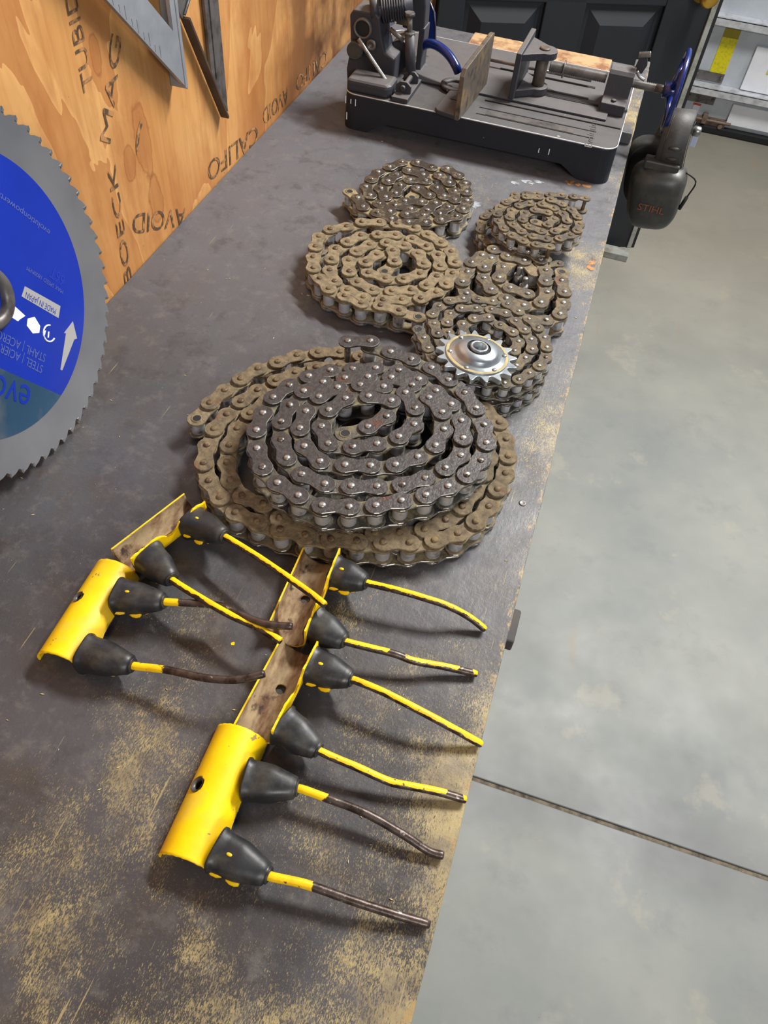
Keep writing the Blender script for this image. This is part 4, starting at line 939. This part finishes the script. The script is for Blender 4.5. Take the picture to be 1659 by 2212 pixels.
s.lathe([(.016, -.003), (.016, .003), (.026, .003), (.026, -.003), (.016, -.003)], 24, rc, (0, 0, 1), cap=False); part('angle_quadrant', s, M['cast'], cs)
# moving jaw
ma = PZ(1097, 214, ZT+.005); mbk = Vector((ma.x+.004, ma.y+.105, ma.z)); d = (mbk-ma).normalized(); nrm = Vector((d.y, -d.x, 0)); up = Vector((0, 0, 1))
hz = .072
s = MB(); s.prism([ma, mbk, mbk+up*(hz+.006), ma+up*hz+d*.002], nrm*.009); part('sliding_jaw', s, M['cast'], cs, bevel=.0015)
def ear(z, L, th):
    c = ma+d*.052+nrm*L; pts = [ma+nrm*.009+d*.010, ma+nrm*.009+d*.094]
    for i in range(13):
        a = radians(90-180*i/12); pts.append(c+d*(.020*sin(a))+nrm*(.020*cos(a)))
    return [p+up*z for p in pts], up*th
s = MB()
p_, v_ = ear(hz-.014, .040, .011); s.prism(p_, v_); part('jaw_ear', s, M['cast'], cs, bevel=.001)
s = MB(); p_, v_ = ear(.001, .036, .011); s.prism(p_, v_); part('jaw_ear', s, M['cast'], cs, bevel=.001)
pc = ma+d*.052+nrm*.038; s = MB(); s.tube([pc+up*.012, pc+up*(hz-.014)], .0105, 18); s.lathe([(.009, hz-.003), (.009, hz-.001), (.007, hz)], 18, pc); part('swivel_pin', s, M['jaw'], cs)
# screw, block and handwheel
SY = 1.462; SZ = BZ+.100
def thread(x0, x1, r_, pitch=.0032):
    mb = MB(); n2 = int((x1-x0)/pitch*2); mb.lathe([(r_ if i % 2 else r_*.86, (x1-x0)*i/n2) for i in range(n2+1)], 16, (x0, SY, SZ), (1, 0, 0)); return mb
s = thread(pc.x+.012, -.030, .0085); part('vise_screw', s, M['dsteel'], cs)
s = thread(.012, .055, .0068); s.lathe([(.0068, 0), (.0068, .022)], 16, (.054, SY, SZ), (1, 0, 0)); part('vise_screw', s, M['dsteel'], cs)
s = MB(); s.lathe([(.014, 0), (.014, .0022)], 22, (-.105, SY, SZ), (1, 0, 0)); part('screw_collar', s, M['dsteel'], cs)
s = MB(); s.tube([(-.26, SY+.045, ZT+.014), (-.055, SY+.045, ZT+.014)], .0028, 8); part('guide_rod', s, M['steel'], cs)
bx0, bx1 = -.027, .015; bz1 = BZ+.124; by0 = 1.418
s = MB(); prof = [(by0, ZT), (by0, ZT+.018), (by0+.020, ZT+.022), (by0+.026, bz1-.016)]
for i in range(9):
    a = radians(180-180*i/8); prof.append((SY+.002+.020*cos(a), bz1-.016+.016*sin(a)))
prof += [(SY+.024, ZT)]
s.prism([(bx0, y, z) for y, z in prof], (bx1-bx0, 0, 0)); part('screw_block', s, M['cast'], cs, bevel=.0015)
s = MB(); s.lathe([(.0045, 0), (.0045, .0035), (.002, .0035)], 6, (bx0+.020, by0+.010, ZT+.019)); part('block_bolt', s, M['cast'], cs)
s = MB(); s.prism([PY(1372, 146, 1.47), PY(1384, 120, 1.47), PY(1400, 118, 1.47), PY(1398, 142, 1.47), PY(1386, 160, 1.47), PY(1372, 160, 1.47)], (0, .008, 0)); part('half_nut_latch', s, M['cast'], cs, bevel=.001)
s = MB(); a = PY(1380, 119, 1.465); b = PY(1406, 117, 1.465); dd = b-a; s.lathe([(.005 if i % 2 else .0043, dd.length*i/14) for i in range(15)], 12, a, dd); part('latch_bolt', s, M['steel'], cs)
s = MB(); arcp = [PY(x, y, 1.445) for x, y in ((1376, 154), (1382, 166), (1392, 173))]; s.tube(smooth_path(arcp, 4), .0028, 8); part('latch_spring', s, M['steel'], cs)
WC = Vector((.088, SY, SZ)); s = MB(); RWH = .061
prof = [(RWH+.0044*cos(t), .0044*sin(t)) for t in [2*pi*i/12 for i in range(13)]]
s.lathe(prof, 48, WC, (1, 0, 0), cap=False)
for k in range(4):
    a = 2*pi*k/4+.6; dv = Vector((0, cos(a), sin(a))); s.tube([WC+dv*.008-Vector((.006, 0, 0)), WC+dv*RWH], [.006, .0045], 8)
s.lathe([(.0125, -.020), (.0125, -.004), (.009, .004)], 20, WC, (1, 0, 0)); part('handwheel', s, M['hand'], cs, label='blue enamelled handwheel')
hp = WC+Vector((0, .004, -.056)); s = MB(); s.lathe([(.0045, 0), (.0045, .010), (.0055, .012), (.0060, .050), (.0085, .052), (.0085, .062), (.006, .064)], 16, hp, (1, 0, 0)); part('crank_handle', s, M['steel'], cs)
s = MB(); q = hp+Vector((.058, -.004, -.012)); s.box(q, (.010, .002, .026)); part('plastic_tag', s, M['clear'], cs, bevel=.0008)
s = MB()
for q, h in (((747, 215), .02), ((758, 219), .012), ((768, 222), .018), ((749, 250), .02), ((1164, 325), .012), ((1186, 328), .016)):
    pc_ = PY(q[0], q[1], Y0-.0032); s.box(pc_, (.0014, .0006, h*.6))
part('paint_scratch', s, M['white'], cs)

# ================================================================ ear muffs hanging on the handwheel
em = empty('ear_muffs', (.13, 1.34, .80), 'charcoal ear muffs hanging off the handwheel beyond the bench edge, orange lettering', 'ear muffs')
EY = 1.405
cfc = PY(1414, 424, EY); cw, chh = .0468, .0575
tilt = radians(-8)
eu = Vector((cos(tilt), 0, sin(tilt)*-1)); eu = Vector((cos(radians(7)), 0, sin(radians(7)))); ev = Vector((-eu.z, 0, eu.x)); ed = Vector((0, -1, 0))
def cup(c, sgn, name):
    rings = []
    for dpt, k, e in ((-.030, .80, 3.0), (-.028, .94, 3.2), (-.016, 1.0, 4.0), (-.004, 1.0, 4.0), (.008, .97, 4.0), (.020, .91, 3.8), (.028, .81, 3.4), (.033, .62, 2.6), (.0345, .35, 2.4), (.035, .05, 2.2)):
        rg = []
        for i in range(36):
            t = 2*pi*i/36; x = math.copysign(abs(cos(t))**(2/e), cos(t))*cw*k; y = math.copysign(abs(sin(t))**(2/e), sin(t))*chh*k
            x *= (1+.10*(-y/chh)*-1) if y > 0 else 1-.16*(abs(y)/chh)**2
            rg.append(c+eu*x+ev*y+ed*dpt*sgn)
        rings.append(rg if sgn > 0 else rg[::-1])
    mb = MB(); mb.rings(rings, 0, True); return part(name, mb, M['muff'], em)
s = MB(); s.rings([superell(cfc-ed*0.030+ed*q, eu, ev, cw*k, chh*k, 36, 3.0) for q, k in ((-.014, .80), (-.010, .96), (-.002, .98), (.002, .9))], 0, True); part('ear_cushion', s, M['black'], em)
cup(cfc, 1, 'ear_cup')
bcc = cfc+Vector((-.014, .112, -.004)); cup(bcc, -1, 'ear_cup')
s = MB(); s.rings([superell(bcc+ed*0.030+ed*q, eu, ev, cw*k, chh*k, 36, 3.0) for q, k in ((-.002, .9), (.002, .98), (.010, .96), (.014, .80))], 0, True); part('ear_cushion', s, M['black'], em)
part('printed_lettering', text_on('STIHL', PP(1376, 452, cfc+ed*.036, ed), PP(1432, 464, cfc+ed*.036, ed), ed, .012, lift=-.0055, thick=.006), M['orange'], em)
# headband: padded strap arching from the front cup over the crank to the back cup
top0 = PY(1440, 372, EY+.01); topc = PY(1478, 250, EY+.035)
path = smooth_path([top0, PY(1450, 325, EY-.004), PY(1465, 275, EY+.008), PY(1476, 247, EY+.032), PY(1476, 247, EY+.032)+Vector((-.006, .030, -.010)), bcc+Vector((.016, .018, .085)), bcc+Vector((.006, .012, .040))], 8)
def strap(path, hw, th):
    mb = MB(); rings = []
    for i, p in enumerate(path):
        t = (path[min(i+1, len(path)-1)]-path[max(i-1, 0)]).normalized(); w2 = (Vector((1, 0, .08))-t*Vector((1, 0, .08)).dot(t)).normalized(); nn = t.cross(w2).normalized()
        f = 1-.12*math.sin(pi*i/(len(path)-1))
        rings.append([p+w2*(hw*f*a)+nn*(th*b) for a, b in ((-1, -.3), (-.93, -1), (.93, -1), (1, -.3), (1, .3), (.93, 1), (.0, 1.25), (-.93, 1))])
    mb.rings(rings, 0, True); return mb, rings
mb_, rg_ = strap(path, .0248, .0055); part('headband', mb_, M['pad'], em)
s = MB()
side_out = 1 if (rg_[8][6]-rg_[8][1]).y < 0 else -1
for kx in (-.82, .82):
    pl = []
    for i, rr in enumerate(rg_[:34]):
        c_ = sum(rr, Vector())/8; wv = (rr[4]-rr[0])/2; nn = (rr[6]-c_).normalized()
        nn = nn if nn.y*1 < 0 or i > 20 else -nn
        pl.append(c_+wv*kx+nn*.0062)
    s.tube(pl, .0006, 5)
part('stitching', s, M['muff'], em)
s = MB()
for i in (3, 6, 9):
    rr = rg_[i]; c_ = sum(rr, Vector())/8; wv = (rr[4]-rr[0])/2; nn = (rr[6]-c_).normalized(); nn = nn if nn.y < 0 else -nn
    s.tube([c_-wv*.45+nn*.0058, c_+nn*.0075, c_+wv*.45+nn*.0058], [.002, .0034, .002], 8)
part('grip_ridge', s, M['pad'], em)
s = MB(); s.box(cfc+ev*(chh+.001)+ed*.002, (.060, .026, .016)); part('band_mount', s, M['muff'], em, bevel=.003)
s = MB(); a = cfc+eu*(cw-.004)+ev*(chh-.010)
s.tube(smooth_path([a, a+eu*.020+ev*-.014, a+eu*.013+ev*-.040, a+eu*.004+ev*-.062], 4), .0014, 8)
s.tube([a+eu*.012+ev*-.042, a+eu*.004+ev*-.066], .0034, 10); part('wire_arm', s, M['black'], em)

# ================================================================ little wood chips swept over the bench
s = MB(); rg = random.Random(4)
for i in range(110):
    x = rg.uniform(-.5, .03); y = rg.uniform(.05, 1.28); 
    a = rg.uniform(0, pi); L = rg.uniform(.0006, .0022); q = Vector((x, y, BZ+.0002)); dv = Vector((cos(a), sin(a), 0))*L; nv = Vector((-sin(a), cos(a), 0))*L*.22
    s.prism([q-dv, q+nv, q+dv, q-nv], (0, 0, .0005))
ch = part('wood_chips', s, M['chip'], None); prop(ch, 'tiny pale chips scattered over the bench top', 'chips', kind='stuff')
